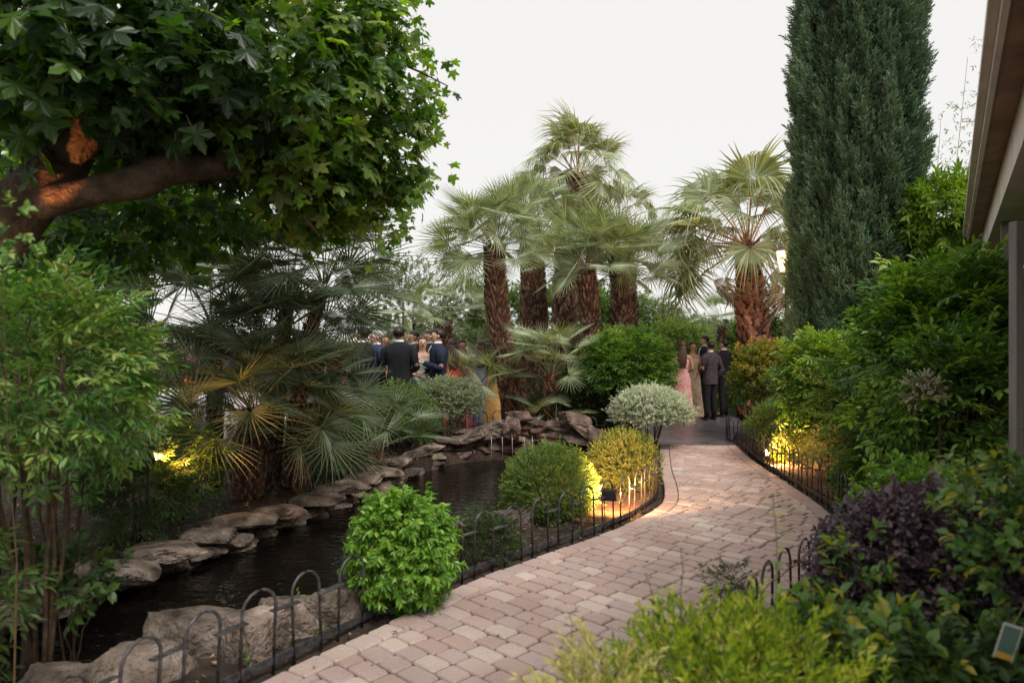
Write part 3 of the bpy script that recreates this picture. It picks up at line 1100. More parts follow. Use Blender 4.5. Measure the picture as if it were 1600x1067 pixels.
stone(wall, -.62, 11.1, .2, (.62, .3, .12), .65, 502, 'stone', (0, -.3))
stone(wall, .98, 11.2, .47, (.5, .34, .15), -.4, 503, 'stone_red', (0, .25))
stone(wall, .1, 11.45, .47, (.42, .3, .16), .2, 504, 'stone_red')
stone(wall, 1.1, 11.0, .3, (.55, .2, .1), -.5, 505, 'stone_red', (0, .6))
stone(wall, 1.35, 10.8, .16, (.5, .25, .12), -.5, 506, 'stone_red', (0, .5))
back = thing('planting_bed', 'raised soil bed behind the stone cascade', 'planting bed', (0, 0, 0))
del_ = back
bpy.data.objects.remove(back)
SB = np.array([(-.9, 11.3), (.1, 11.7), (1.3, 11.3), (2.0, 11.2), (2.4, 12.2), (2.6, 13.6), (2.2, 15.2), (1.2, 15.9), (.2, 15.3), (-.3, 14.3), (-.35, 13.2), (-.7, 12.3)])
SBc = spline(np.vstack([SB, SB[:1]]), 60)[:-1]
ctr = SBc.mean(0)
rings, vv, ff = 7, [], []
for k in range(rings + 1):
    q = ctr + (SBc - ctr) * (1 - k / (rings + .3))
    zz = .2 * (1 - (1 - k / rings) ** 3) - .05
    n3 = .04 * vnoise(np.c_[q, np.zeros(len(q))], 2.5, 8)
    vv += [(x, y, zz + (n3[i] if k else 0)) for i, (x, y) in enumerate(q)]
nS = len(SBc)
for k in range(rings):
    for j in range(nS):
        a0, a1 = k * nS + j, k * nS + (j + 1) % nS
        ff += [(a0, a1, a0 + nS), (a1, a1 + nS, a0 + nS)]
tag(link('planting_mound', mesh('planting_mound', Geo(vv, ff), M['soil'], True)), kind='structure')
tr_ = np.random.RandomState(4)
wt = thing('water_trickle', 'thin streams of water falling from the stone spout into the pond', 'trickle', (0, 0, 0))
M['trickle'] = mat('trickle', (.5, .47, .44), .1)
for k in range(5):
    x, y = -.35 + k * .17 + tr_.uniform(-.03, .03), 11.02 - tr_.uniform(0, .08)
    link('stream', mesh('stream', tube([(x, y, .18), (x + .005, y - .02, 0), (x, y - .03, -.22)], [.004, .003, .0015], 5), M['trickle'], True), wt)

# ------------------------------------------------------------------ hoop fences
HW, HP, HH = .19, .32, .40


def hoop_geo(wd, h, z0=-.05):
    r = wd / 2
    pts = [(-r, 0, z0), (-r, 0, h - r)] + [(-r * math.cos(a), 0, h - r + r * math.sin(a)) for a in np.linspace(.3, math.pi - .3, 8)] + [(r, 0, h - r), (r, 0, z0)]
    return tube(pts, .008, 6)


HOOP = mesh('hoop', hoop_geo(HW, HH), M['iron'], True)
BAR = mesh('tie_bar', box(-(HP - HW) / 2 - .022, (HP - HW) / 2 + .022, -.018, .018, HH * .68, HH * .68 + .007), M['iron'])


def fence(line, label, group, skip=()):
    line = np.asarray(line, float)
    s = np.concatenate([[0], np.cumsum(np.linalg.norm(np.diff(line, axis=0), axis=1))])
    t0 = line[0]
    t = thing('hoop_fence', label, 'fence', (t0[0], t0[1], 0), 0, group)
    n = int(s[-1] / HP)
    fr = np.random.RandomState(n)
    def at(u):
        u = min(max(u, 0), s[-1])
        e = .03
        p = np.array([np.interp(u, s, line[:, k]) for k in (0, 1)])
        q = np.array([np.interp(min(u + e, s[-1]), s, line[:, k]) for k in (0, 1)]) - np.array([np.interp(max(0, u - e), s, line[:, k]) for k in (0, 1)])
        return p, math.atan2(q[1], q[0])
    pass
    for i in range(n):
        p, a = at((i + .5) * HP)
        link('hoop', HOOP, t, (p[0] - t0[0], p[1] - t0[1], fr.uniform(-.012, .012)), (fr.normal(0, .03), fr.normal(0, .02), a))
        if i < n - 1:
            p, a = at((i + 1) * HP)
            link('tie_bar', BAR, t, (p[0] - t0[0], p[1] - t0[1], fr.uniform(-.006, .006)), (fr.normal(0, .05), fr.normal(0, .02), a))
    pts = [at(u)[0] - t0 for u in np.arange(0, s[-1], .08)]
    gs = [obox(pts[i], pts[i + 1], (.010), .008, .045) for i in range(len(pts) - 1)]
    link('rail', mesh('rail', join(gs), M['iron']), t)
    return t


FL = spline([(-1.72, 2.1), (-1.6, 2.7), (-1.36, 3.26), (-1.16, 3.58), (-.84, 4.12), (-.36, 4.86), (.12, 5.42), (.5, 5.84), (.85, 6.25), (1.14, 6.66), (1.42, 7.2), (1.6, 7.75), (1.64, 8.2), (1.45, 8.45), (1.15, 8.5)], 200)
fence(FL, 'grey iron hoop fence running along the left edge of the brick path', 'low iron hoop fences')
FR = spline([(.75, 3.02), (1.2, 3.62), (1.52, 4.05), (1.95, 4.55), (2.36, 5.1), (2.72, 5.65), (3.0, 6.2), (3.18, 6.95), (3.27, 7.9), (3.38, 9.2), (3.5, 10.2), (3.66, 11.2), (3.66, 12.0), (3.9, 12.6)], 200)
fence(FR, 'grey iron hoop fence running along the right edge of the brick path', 'low iron hoop fences')
fence(spline([(-3.0, 10.75), (-2.3, 10.95), (-1.6, 11.55), (-.9, 12.5), (-.1, 13.15), (.5, 13.1)], 60), 'dark hoop fence at the patio edge behind the stone cascade', 'low iron hoop fences')
fence(spline([(.9, 12.0), (1.4, 11.75), (2.0, 11.45), (2.32, 11.5)], 40), 'short dark hoop fence right of the stone cascade under the green bush', 'low iron hoop fences')

# mulch under the flood-lit bush
me = polyprism([tuple(p) for p in spline([(.62, 6.35), (.9, 6.35), (1.15, 6.75), (1.45, 7.35), (1.55, 8.1), (1.2, 8.3), (.9, 7.9), (.6, 7.0), (.5, 6.6), (.62, 6.35)], 30)[:-1]], -.06, .012)
me.materials.append(M['mulch'])
tag(link('mulch_bed', me), kind='structure')
me = polyprism([(3.32, 7.0), (4.4, 7.0), (4.6, 10.6), (3.7, 10.8), (3.42, 9.3)], -.06, .012)
me.materials.append(M['mulch'])
tag(link('mulch_bed', me), kind='structure')

# ------------------------------------------------------------------ building on the right: eave running away from the camera
U = np.array([.529, .849])
V = np.array([.849, -.529])
E0 = np.array([2.02, 2.85]) - U * 2.4
ELEN = 2.4 + 7.62


def bl(x0, x1, y0, y1, z0, z1):
    """box in the eave frame: x along the eave, y inwards (to the right)"""
    g = box(x0, x1, y0, y1, z0, z1)
    v = g.v.copy()
    g.v[:, 0] = E0[0] + v[:, 0] * U[0] + v[:, 1] * V[0]
    g.v[:, 1] = E0[1] + v[:, 0] * U[1] + v[:, 1] * V[1]
    return g


def sloped(x0, x1, y0, y1, z00, z01, th):
    g = bl(x0, x1, y0, y1, 0, 1)
    for i in range(8):
        low = i < 4
        yy = i in (2, 3, 6, 7)
        g.v[i, 2] = (z01 if yy else z00) + (0 if low else th)
    return g


bld = thing('garden_building', 'building with brown eave, white beam and veranda at the upper right', 'building', (0, 0, 0))


def part(name, g, m, parent=None, smooth=False):
    return link(name, mesh(name, g, M[m], smooth), parent if parent is not None else bld)


rf = part('roof', sloped(0, ELEN, 0, 3.4, 3.03, 4.3, .08), 'brown_paint')
part('fascia', bl(0, ELEN, -.03, -.002, 2.98, 3.13), 'white_paint', rf)
part('eave_board', sloped(0, ELEN, .0, .125, 3.0, 3.01, .02), 'brown_paint', rf)
part('gutter', bl(0, ELEN, -.075, -.032, 3.03, 3.075), 'white_paint', rf)
part('beam', bl(0, ELEN - .1, .13, .36, 2.72, 3.04), 'white_paint')
part('veranda_ceiling', bl(0, ELEN - .1, .36, 3.3, 2.93, 2.99), 'soffit')
for k, x in enumerate((1.3, 3.9, 6.6, 9.2)):
    part('cross_beam', bl(x, x + .22, .362, 3.2, 2.62, 2.92), 'white_paint')
    part('post', bl(x + .05, x + .17, .18, .3, 0, 2.715), 'grey_wood')
part('wall', bl(0, ELEN - .1, 2.4, 2.6, 0, 2.62), 'white_paint')
dr = part('door', bl(4.6, 5.5, 2.36, 2.395, 0, 2.1), 'brown_paint')
part('door_frame', join([bl(4.5, 4.59, 2.33, 2.394, 0, 2.2), bl(5.51, 5.6, 2.33, 2.394, 0, 2.2), bl(4.59, 5.51, 2.33, 2.394, 2.11, 2.2)]), 'grey_wood', dr)
# dark rooftop box seen at the very top
part('roof_vent', bl(3.15, 3.35, .05, .2, 3.14, 3.55), 'black', rf)

tl = thing('wooden_trellis', 'weathered grey wooden trellis standing at the right edge beside the hedge', 'trellis', (2.765, 3.86, 0))
part('post', box(-.02, .02, -.03, .03, 0, 2.28), 'grey_wood', tl)
part('post', box(.72, .78, -.03, .03, 0, 2.4), 'grey_wood', tl)
for k in range(9):
    part('slat', box(.032, .718, -.02, -.006, .18 + k * .25, .21 + k * .25), 'grey_wood', tl)
for k in range(4):
    part('slat', box(.12 + k * .15, .15 + k * .15, -.004, .01, .1, 2.38), 'grey_wood', tl)

# ------------------------------------------------------------------ lamps
def spot(name, loc, target, power, ang, size=.04, col=(1, .6, .26), blend=.6, parent=None):
    d = bpy.data.lights.new(name, 'SPOT')
    d.energy, d.spot_size, d.spot_blend, d.shadow_soft_size, d.color = power, R(ang), blend, size, col
    o = bpy.data.objects.new(name, d)
    COL.objects.link(o)
    o.location = loc
    o.rotation_euler = (Vector(target) - Vector(loc)).to_track_quat('-Z', 'Y').to_euler()
    return o


def spotlight(label, loc, target, power, ang, col=(1, .6, .26), r=.045):
    """little garden spotlight on a spike: housing, lens, spike"""
    loc, target = Vector(loc), Vector(target)
    t = thing('garden_spotlight', label, 'spotlight', loc, 0, 'garden spotlights')
    d = (target - loc).normalized()
    Mx = frames(np.array(d))[0]
    hs = lathe([(.001, -.07), (r * .6, -.07), (r, -.02), (r * 1.1, .03), (r * 1.1, .04), (r * .95, .04), (r * .9, .02)], 14)
    A = np.stack([Mx[:, 0], Mx[:, 2], Mx[:, 1]], 1)
    link('housing', mesh('housing', xf(hs, M=A), M['black'], True), t)
    ln = lathe([(r * .92, .022), (r * .8, .05), (r * .45, .066), (.0005, .07)], 14)
    link('lens', mesh('lens', xf(ln, M=A), M['glow']), t)
    link('spike', mesh('spike', tube([(0, 0, -.03), (0, 0, -loc.z - .05 if loc.z < 1.5 else -.16)], .008, 6), M['black']), t)
    o = spot('spot_light', loc + d * .1, target, power, ang, .03, col)
    return t


def floodbox(label, loc, target, power, ang, wd=.13, hh=.09, col=(1, .6, .26)):
    loc, target = Vector(loc), Vector(target)
    rz = math.atan2(target.y - loc.y, target.x - loc.x) - math.pi / 2
    t = thing('flood_lamp', label, 'lamp', loc, rz)
    link('housing', mesh('housing', join([box(-wd / 2, wd / 2, -.04, .015, -hh / 2, hh / 2), box(-wd / 2 - .006, wd / 2 + .006, .0152, .03, hh / 2 - .012, hh / 2 + .004), box(-wd / 2 - .006, wd / 2 + .006, .0152, .03, -hh / 2 - .004, -hh / 2 + .012)]), M['black']), t)
    for k in range(4):
        link('cooling_fin', mesh('cooling_fin', box(-wd * .4 + k * wd * .26, -wd * .4 + k * wd * .26 + .006, -.056, -.041, -hh * .42, hh * .42), M['black']), t)
    link('lens', mesh('lens', box(-wd * .42, wd * .42, .0155, .02, -hh * .34, hh * .34), M['glow']), t)
    link('bracket', mesh('bracket', join([tube([(-wd * .3, -.01, -hh / 2), (-wd * .3, -.01, -loc.z)], .005, 6), tube([(wd * .3, -.01, -hh / 2), (wd * .3, -.01, -loc.z)], .005, 6)]), M['black']), t)
    d = (target - loc).normalized()
    spot('flood_light', loc + d * .08, target, power, ang, .05, col)
    return t


floodbox('small black flood lamp fixed to the left hoop fence, shining on the golden bush', (.87, 6.32, .26), (1.15, 7.9, .3), 140, 130, col=(1, .5, .2))
spotlight('bright little spotlight among the plants beside the right fence', (3.44, 9.6, .14), (4.1, 8.95, .3), 170, 150, (1, .5, .2))
spotlight('glowing spotlight half hidden in leaves at the left, below the fan palm', (-2.95, 5.7, .68), (-2.4, 6.7, .8), 75, 110, (1, .42, .11))
spotlight('garden spotlight behind the left bush, aimed up into the dark fan palms', (-3.43, 6.6, .5), (-2.9, 7.9, 2.2), 60, 85, (1, .4, .12))
q_ = P(-18, 392, 3.95)
spotlight('small uplight low on the plane trunk at the left edge, lighting its fork orange', (q_.x, q_.y, q_.z), (P(125, 235, 4.4).x, 4.42, P(125, 235, 4.4).z), 17, 34, (1, .36, .12), r=.03)
spot('lamp_on_left_stems', (-1.75, 1.9, .1), (-2.1, 2.7, .8), 10, 70, .03, (1, .42, .12))

lp = P(1229, 408, 11.6)
t = thing('lantern_post', 'glowing street lantern on a dark post between the tall palm and the cypress', 'street lamp', (lp.x, lp.y, 0))
zc = lp.z
link('post', mesh('post', lathe([(.07, 0), (.06, .3), (.035, .35), (.03, zc - .3), (.05, zc - .27), (.02, zc - .22)], 12), M['black'], True), t)
hx = lathe([(.10, zc - .2), (.165, zc + .16)], 6)
link('lantern_glass', mesh('lantern_glass', hx, M['lantern_glow']), t)
for k in range(6):
    a = k * math.pi / 3
    link('frame_bar', mesh('frame_bar', tube([(.104 * math.cos(a), .104 * math.sin(a), zc - .2), (.17 * math.cos(a), .17 * math.sin(a), zc + .16)], .009, 4), M['black']), t)
link('lantern_cap', mesh('lantern_cap', lathe([(.19, zc + .16), (.18, zc + .19), (.1, zc + .27), (.06, zc + .31), (.02, zc + .38), (.001, zc + .4)], 12), M['black']), t)
link('lantern_base', mesh('lantern_base', lathe([(.03, zc - .24), (.115, zc - .2), (.1, zc - .19), (.001, zc - .19)], 12), M['black']), t)
d = bpy.data.lights.new('lantern_light', 'POINT')
d.energy, d.color, d.shadow_soft_size = 60, (1, .55, .3), .2
o = bpy.data.objects.new('lantern_light', d)
COL.objects.link(o)
o.location = (lp.x - .3, lp.y - .2, zc)
#PART3
# ------------------------------------------------------------------ palms
def frond_geo(seed, Lp, Rb, n, span, rj, tipdroop, pdroop, fold=.15, tilt=-18, pr_=.008, ragged=0.0, hang=0.0, cup=0.0):
    """fan leaf: petiole along +Y, then a pleated fan of blades"""
    r = np.random.RandomState(seed)
    gs = []
    ts = np.linspace(0, 1, 6)
    pp = np.stack([0 * ts, Lp * ts, -pdroop * Lp * ts ** 2], 1)
    pt = tube(pp, np.linspace(pr_, pr_ * .6, 6), 4, False, .6, 1)
    gs.append(pt)
    end = pp[-1]
    a0 = math.atan2(-2 * pdroop, 1) + R(tilt)
    Y = np.array([0, math.cos(a0), math.sin(a0)])
    Z = np.array([0, -math.sin(a0), math.cos(a0)])
    X = np.array([1.0, 0, 0])
    ang = np.linspace(-span, span, n)
    da = R(ang[1] - ang[0]) / 2 * 1.02
    for i, a in enumerate(ang):
        t = R(a)
        L = Rb * (1 - .22 * (abs(a) / span) ** 2) * r.uniform(.93, 1.04)
        dirr = X * math.sin(t) + Y * math.cos(t)
        side = X * math.cos(t) - Y * math.sin(t)
        td = tipdroop * r.uniform(.6, 1.5)
        kink = (r.uniform() < ragged)
        def p(q, off, lift):
            rr = L * q
            z = fold * abs(math.sin(t)) * rr + cup * rr * q - td * L * max(0, q - .35) ** 2
            if kink and q > .6:
                z -= L * (q - .6) * 1.2
                rr = L * (.6 + (q - .6) * .55)
            pt_ = end + dirr * rr + side * off + Z * (z + lift)
            if hang:
                pt_ = pt_ + np.array([0, 0, -1.0]) * hang * L * max(0, q - .4) ** 1.5
            return pt_
        w1 = L * rj * math.tan(da) * .95
        w2 = w1 * .5
        v = [p(.03, 0, 0), p(rj, -w1, -w1 * .45), p(rj, 0, w1 * .45), p(rj, w1, -w1 * .45), p(.72, -w2, -w2 * .4), p(.72, 0, w2 * .5), p(.72, w2, -w2 * .4), p(1.0, r.normal(0, .008), 0)]
        f = [(0, 2, 1), (0, 3, 2), (1, 2, 5), (1, 5, 4), (2, 3, 6), (2, 6, 5), (4, 5, 7), (5, 6, 7)]
        rn = np.clip(r.uniform(.1, .8), 0, 1)
        rnv = [rn, rn, rn, rn, rn, rn, rn, min(1, rn + .3)]
        gs.append(Geo(v, f, None, rnv))
    return join(gs)


def frond_set(name, mats, k, **kw):
    out = []
    for i in range(k):
        r = np.random.RandomState(900 + i)
        q = dict(kw)
        q['tipdroop'] = kw['tipdroop'] * r.uniform(.5, 1.6)
        q['pdroop'] = kw['pdroop'] * r.uniform(.4, 1.5)
        q['tilt'] = kw.get('tilt', -18) + r.uniform(-22, 14)
        out.append(mesh(name, frond_geo(i * 7 + 3, **q), mats))
    return out


FS_CH = frond_set('frond', [M['lf_palm'], M['petiole']], 6, Lp=.62, Rb=.5, n=27, span=122, rj=.29, tipdroop=.12, pdroop=.12, fold=.12)
FS_CHD = frond_set('frond', [M['lf_palm_dark'], M['petiole']], 7, Lp=.7, Rb=.6, n=27, span=112, rj=.25, tipdroop=.16, pdroop=.14, fold=.16)
FS_WA = frond_set('frond', [M['lf_wash'], M['petiole_orange']], 6, Lp=1.0, Rb=.86, n=42, span=115, rj=.5, tipdroop=.6, pdroop=.12, fold=.2, pr_=.018, ragged=.5, hang=.25)
FS_WD = frond_set('dry_frond', [M['lf_palm_dry'], M['petiole_orange']], 3, Lp=.9, Rb=.75, n=26, span=80, rj=.5, tipdroop=1.0, pdroop=.2, fold=.5, pr_=.016, ragged=.7, hang=.5)
FS_DRY = frond_set('dry_frond', [M['lf_palm_dry'], M['petiole']], 3, Lp=.4, Rb=.4, n=18, span=70, rj=.4, tipdroop=.8, pdroop=.3, fold=.6, ragged=.5, hang=.5)


def boot_geo(L, wd, th, seed=0, split=False):
    v = [(-wd / 2, 0, 0), (wd / 2, 0, 0), (wd * .3, th, L * .75), (-wd * .3, th, L * .75), (0, th * 1.25, L), (0, th * .55, .0), (0, th * 1.15, L * .6)]
    f = [(0, 5, 6), (0, 6, 3), (5, 1, 2), (5, 2, 6), (3, 6, 4), (6, 2, 4), (0, 3, 4), (1, 4, 2)]
    return Geo(v, f)


def palm(name, label, cat, loc, tpts, tr, fronds, n, size=1.0, elev=(86, -45), seed=1, boots='stuff', bootdim=(.1, .06, .05), trunk_m='palm_fibre', dry=None, ndry=0, group=None, azr=None, trunk_label=None, pitch=.055, extra=()):
    r = np.random.RandomState(seed)
    t = thing(name, label, cat, loc, 0, group)
    tp = spline([np.array(p, float) for p in tpts], 16)
    rad = np.interp(np.linspace(0, 1, 16), np.linspace(0, 1, len(tr)), tr)
    tk = link('trunk', mesh('trunk', tube(tp, rad, 14, True, .5, 0, .06), M[trunk_m], True), t)
    # leaf bases in a spiral
    s = np.concatenate([[0], np.cumsum(np.linalg.norm(np.diff(tp, axis=0), axis=1))])
    H = s[-1]
    L, wd, th = bootdim
    nrow = int(H / pitch)
    ps, ds, ups = [], [], []
    for i in range(nrow):
        q = (i + .5) * pitch
        c = np.array([np.interp(q, s, tp[:, k]) for k in range(3)])
        rr = np.interp(q, s, rad)
        per = max(5, int(2 * math.pi * rr / (wd * .95)))
        for j in range(per):
            a = 2 * math.pi * (j + (.5 if i % 2 else 0)) / per + r.normal(0, .08)
            ps.append(c + np.array([math.cos(a), math.sin(a), 0]) * (rr * .93) + [0, 0, r.normal(0, pitch * .2)])
            ds.append((math.cos(a), math.sin(a), 0))
    ps, ds = np.array(ps), np.array(ds)
    Mx = np.stack([np.stack([-ds[:, 1], ds[:, 0], 0 * ds[:, 0]], 1), ds, np.tile([0, 0, 1.0], (len(ds), 1))], 2)
    roll = r.choice([-1, 1], len(ds)) * r.uniform(.15, .55, len(ds)) if boots == 'parts' else r.normal(0, .2, len(ds))
    cr, srr = np.cos(roll)[:, None], np.sin(roll)[:, None]
    x, z = Mx[:, :, 0].copy(), Mx[:, :, 2].copy()
    Mx[:, :, 0], Mx[:, :, 2] = x * cr + z * srr, z * cr - x * srr
    sc = r.uniform(.75, 1.25, len(ds))
    bg_ = boot_geo(L, wd, th)
    if boots == 'parts':
        me_ = mesh('leaf_base', bg_, M['boot_red'])
        facing = ds @ np.array([-loc[0], -loc[1], 0]) > -.35 * math.hypot(loc[0], loc[1])
        idx = np.nonzero(facing)[0][:290]
        for i in idx:
            o = bpy.data.objects.new('leaf_base', me_)
            COL.objects.link(o)
            o.parent = t
            o.matrix_local = Matrix.Translation(ps[i]) @ Matrix(Mx[i].tolist()).to_4x4() @ Matrix.Scale(sc[i], 4)
        rest_ = np.setdiff1d(np.arange(len(ds)), idx)
        g = scatter([bg_], ps[rest_], Mx[rest_], sc[rest_], r.uniform(0, 1, len(rest_)), 1)
        tag(link('leaf_bases', mesh('leaf_bases', g, M['boot_red']), t), kind='stuff')
    else:
        g = scatter([bg_], ps, Mx, sc, r.uniform(0, 1, len(ds)), 1)
        tag(link('husk', mesh('husk', g, M['palm_boot']), t), kind='stuff')
    top = tp[-1]
    az0 = r.uniform(0, 6.28)
    for i in range(n):
        q = (i + .5) / n
        e = R(elev[0] + (elev[1] - elev[0]) * q ** .85 + r.normal(0, 7))
        a = az0 + i * 2.39996 + r.normal(0, .15)
        if azr:
            a = azr[0] + (azr[1] - azr[0]) * r.uniform()
        d = np.array([math.cos(a) * math.cos(e), math.sin(a) * math.cos(e), math.sin(e)])
        Mf = frames(d, None, np.array([r.normal(0, .6)]))[0]
        o = bpy.data.objects.new('frond', fronds[r.randint(len(fronds))])
        COL.objects.link(o)
        o.parent = t
        base = top + np.array([math.cos(a), math.sin(a), 0]) * rad[-1] * .5 + np.array([0, 0, .1 * (1 - q) - .12 * q])
        ss = size * r.uniform(.82, 1.12) * (.8 if q < .12 else 1)
        o.matrix_local = Matrix.Translation(base) @ Matrix(Mf.tolist()).to_4x4() @ Matrix.Scale(ss, 4)
    for i in range(ndry):
        a = r.uniform(0, 6.28)
        e = R(r.uniform(-75, -35))
        d = np.array([math.cos(a) * math.cos(e), math.sin(a) * math.cos(e), math.sin(e)])
        Mf = frames(d)[0]
        o = bpy.data.objects.new('dry_frond', dry[r.randint(len(dry))])
        COL.objects.link(o)
        o.parent = t
        o.matrix_local = Matrix.Translation(top + np.array([math.cos(a), math.sin(a), 0]) * rad[-1] * .6 + np.array([0, 0, -.15])) @ Matrix(Mf.tolist()).to_4x4() @ Matrix.Scale(size * r.uniform(.7, 1), 4)
    for (e, az, ss, rl) in extra:
        e, a = R(e), R(az)
        d = np.array([math.cos(a) * math.cos(e), math.sin(a) * math.cos(e), math.sin(e)])
        Mf = frames(d, None, np.array([R(rl)]))[0]
        o = bpy.data.objects.new('frond', fronds[r.randint(len(fronds))])
        COL.objects.link(o)
        o.parent = t
        o.matrix_local = Matrix.Translation(top) @ Matrix(Mf.tolist()).to_4x4() @ Matrix.Scale(size * ss, 4)
    return t


def pp(px, py, Y, base):
    q = P(px, py, Y)
    return (q.x - base[0], q.y - base[1], q.z)


PG = 'clumped fan palms behind the pond'
# central clump
b = (P(803, 540, 13.3).x, 13.3, 0.05)
palm('fan_palm', 'fan palm with dark leaning shaggy trunk directly behind the stone cascade', 'palm tree', b, [(0, 0, 0), pp(790, 570, 13.3, b), pp(776, 480, 13.3, b), pp(772, 388, 13.3, b)], [.18, .19, .2, .17], FS_CH, 50, 1.25, (88, -12), 21, group=PG, bootdim=(.1, .055, .04))
b = (P(925, 540, 14.6).x, 14.6, 0.0)
palm('fan_palm', 'fan palm with brown bristly trunk above the round green bush, left of the reddest trunk', 'palm tree', b, [(0, 0, 0), pp(922, 500, 14.6, b), pp(914, 412, 14.6, b)], [.18, .19, .18], FS_CH, 40, 1.25, (88, -5), 22, group=PG, bootdim=(.1, .055, .04))
b = (P(978, 540, 15.2).x, 15.2, 0.0)
palm('fan_palm', 'fan palm with short reddish trunk and tall bright fronds right of the clump', 'palm tree', b, [(0, 0, 0), pp(976, 500, 15.2, b), pp(968, 428, 15.2, b)], [.16, .17, .12], FS_CH, 36, 1.5, (88, 5), 23, group=PG, bootdim=(.1, .055, .04))
b = (P(880, 540, 17.5).x, 17.5, 0.0)
palm('fan_palm', 'tallest palm of the clump, its crown topmost against the sky', 'palm tree', b, [(0, 0, 0), pp(885, 420, 17.5, b), pp(903, 278, 17.5, b)], [.28, .26, .22], FS_WA, 22, .92, (88, -35), 24, dry=FS_WD, ndry=9, group=PG, bootdim=(.2, .14, .08), pitch=.1,
     extra=[(60, 170, 1.1, 60), (75, 200, 1.15, 70), (65, 10, 1.1, -60), (80, 270, 1.1, 0), (45, 175, 1.1, 40), (85, 250, 1.2, 50)])
b = (P(832, 540, 16.2).x, 16.2, 0.0)
palm('fan_palm', 'half hidden grey trunked palm between the leaning trunk and the bristly one', 'palm tree', b, [(0, 0, 0), pp(834, 480, 16.2, b), pp(828, 345, 16.2, b)], [.3, .3, .22], FS_CH, 36, 1.25, (88, -25), 25, dry=FS_DRY, ndry=5, group=PG, bootdim=(.1, .06, .04))
b = (P(975, 540, 18.5).x, 18.5, 0.0)
palm('fan_palm', 'pale palm at the back of the clump under the tallest crown, right side', 'palm tree', b, [(0, 0, 0), pp(975, 470, 18.5, b), pp(962, 345, 18.5, b)], [.3, .3, .24], FS_WA, 20, .8, (85, -45), 26, dry=FS_WD, ndry=6, group=PG, bootdim=(.2, .14, .08), pitch=.1)
b = (P(862, 540, 12.6).x, 12.6, 0.08)
palm('dwarf_palm', 'low palm with upright fronds just right of the dark leaning trunk', 'palm tree', b, [(0, 0, 0), (0.02, 0, .42), pp(860, 590, 12.6, b)], [.12, .12, .1], FS_CH, 26, .98, (88, 18), 27, group=PG)
b = (P(868, 540, 12.0).x, 12.0, 0.1)
palm('dwarf_palm', 'smallest palm, its starry fan spreading over the stone cascade', 'palm tree', b, [(0, 0, 0), (0, 0, .1), (.0, -.05, .2)], [.1, .1, .08], FS_CH, 8, .68, (70, -10), 28, group=PG)
b = (P(715, 540, 13.0).x, 13.0, 0.0)
palm('dwarf_palm', 'yellowish young palm reaching over the guests left of the dark leaning trunk', 'palm tree', b, [(0, 0, 0), (0, 0, .4), (.3, 0, .75)], [.13, .13, .11], FS_CH, 14, 1.1, (80, 0), 29, group=PG)

# shaggy fan palm on the right, by the lantern
b = (P(1178, 540, 15.8).x, 15.8, 0.0)
palm('tall_fan_palm', 'tall palm with thick red crisscross trunk and drooping shaggy fronds left of the cypress', 'palm tree', b, [(0, 0, 0), pp(1180, 560, 15.8, b), pp(1172, 470, 15.8, b), pp(1168, 385, 15.8, b)], [.36, .31, .28, .22], FS_WA, 20, 1.15, (88, -15), 31, boots='parts', bootdim=(.26, .17, .07), pitch=.15, dry=FS_WD, ndry=7,
     extra=[(58, 165, 1.25, 60), (72, 130, 1.3, 40), (62, 20, 1.25, -50), (80, 270, 1.25, 0), (10, 180, 1.2, -10), (-8, 190, 1.25, 15), (-25, 185, 1.2, 0), (20, 200, 1.2, 0), (75, 60, 1.2, 0), (30, 150, 1.25, 0)], trunk_m='palm_fibre')

# foreground clump at the left of the pond
fb = (P(385, 540, 7.55).x, 7.55, -.03)
palm('clumping_palm', 'dark fan palm with thick fibrous trunk, foremost on the left bank', 'palm tree', fb, [(0, 0, 0), pp(386, 710, 7.5, fb), pp(398, 635, 7.45, fb)], [.17, .15, .11], FS_CHD, 46, 1.0, (88, -12), 41, group='dark fan palms left of the pond', bootdim=(.07, .03, .02), pitch=.04)
b = (P(455, 540, 8.1).x, 8.1, -.03)
palm('clumping_palm', 'dark fan palm leaning right towards the guests, right stem of the left clump', 'palm tree', b, [(0, 0, 0), pp(462, 660, 8.1, b), pp(480, 540, 8.2, b), pp(505, 445, 8.2, b)], [.09, .08, .075, .07], FS_CHD, 36, .98, (88, 8), 42, group='dark fan palms left of the pond', bootdim=(.06, .03, .02), pitch=.04)
b = (P(425, 540, 8.6).x, 8.6, -.03)
palm('clumping_palm', 'tallest stem of the dark clump, its fronds under the plane leaves', 'palm tree', b, [(0, 0, 0), pp(435, 600, 8.6, b), pp(445, 500, 8.6, b), pp(455, 460, 8.6, b)], [.1, .09, .08, .07], FS_CHD, 38, 1.05, (88, -25), 43, group='dark fan palms left of the pond', bootdim=(.06, .03, .02), pitch=.04)
b = (P(335, 540, 8.2).x, 8.2, -.03)
palm('clumping_palm', 'leftmost stem of the dark clump, its fronds glowing orange from a lamp', 'palm tree', b, [(0, 0, 0), pp(335, 600, 8.2, b), pp(330, 500, 8.2, b)], [.09, .08, .07], FS_CHD, 28, 1.0, (85, -10), 44, group='dark fan palms left of the pond', bootdim=(.06, .03, .02), pitch=.04)
b = (P(470, 540, 7.9).x, 7.9, -.03)
palm('clumping_palm', 'low young stem of the dark clump just over the stone edging', 'palm tree', b, [(0, 0, 0), pp(475, 720, 7.9, b), pp(490, 665, 7.9, b)], [.08, .07, .06], FS_CHD, 24, .9, (88, 0), 46, group='dark fan palms left of the pond', bootdim=(.06, .03, .02), pitch=.04)
b = (P(415, 540, 8.0).x, 8.0, -.03)
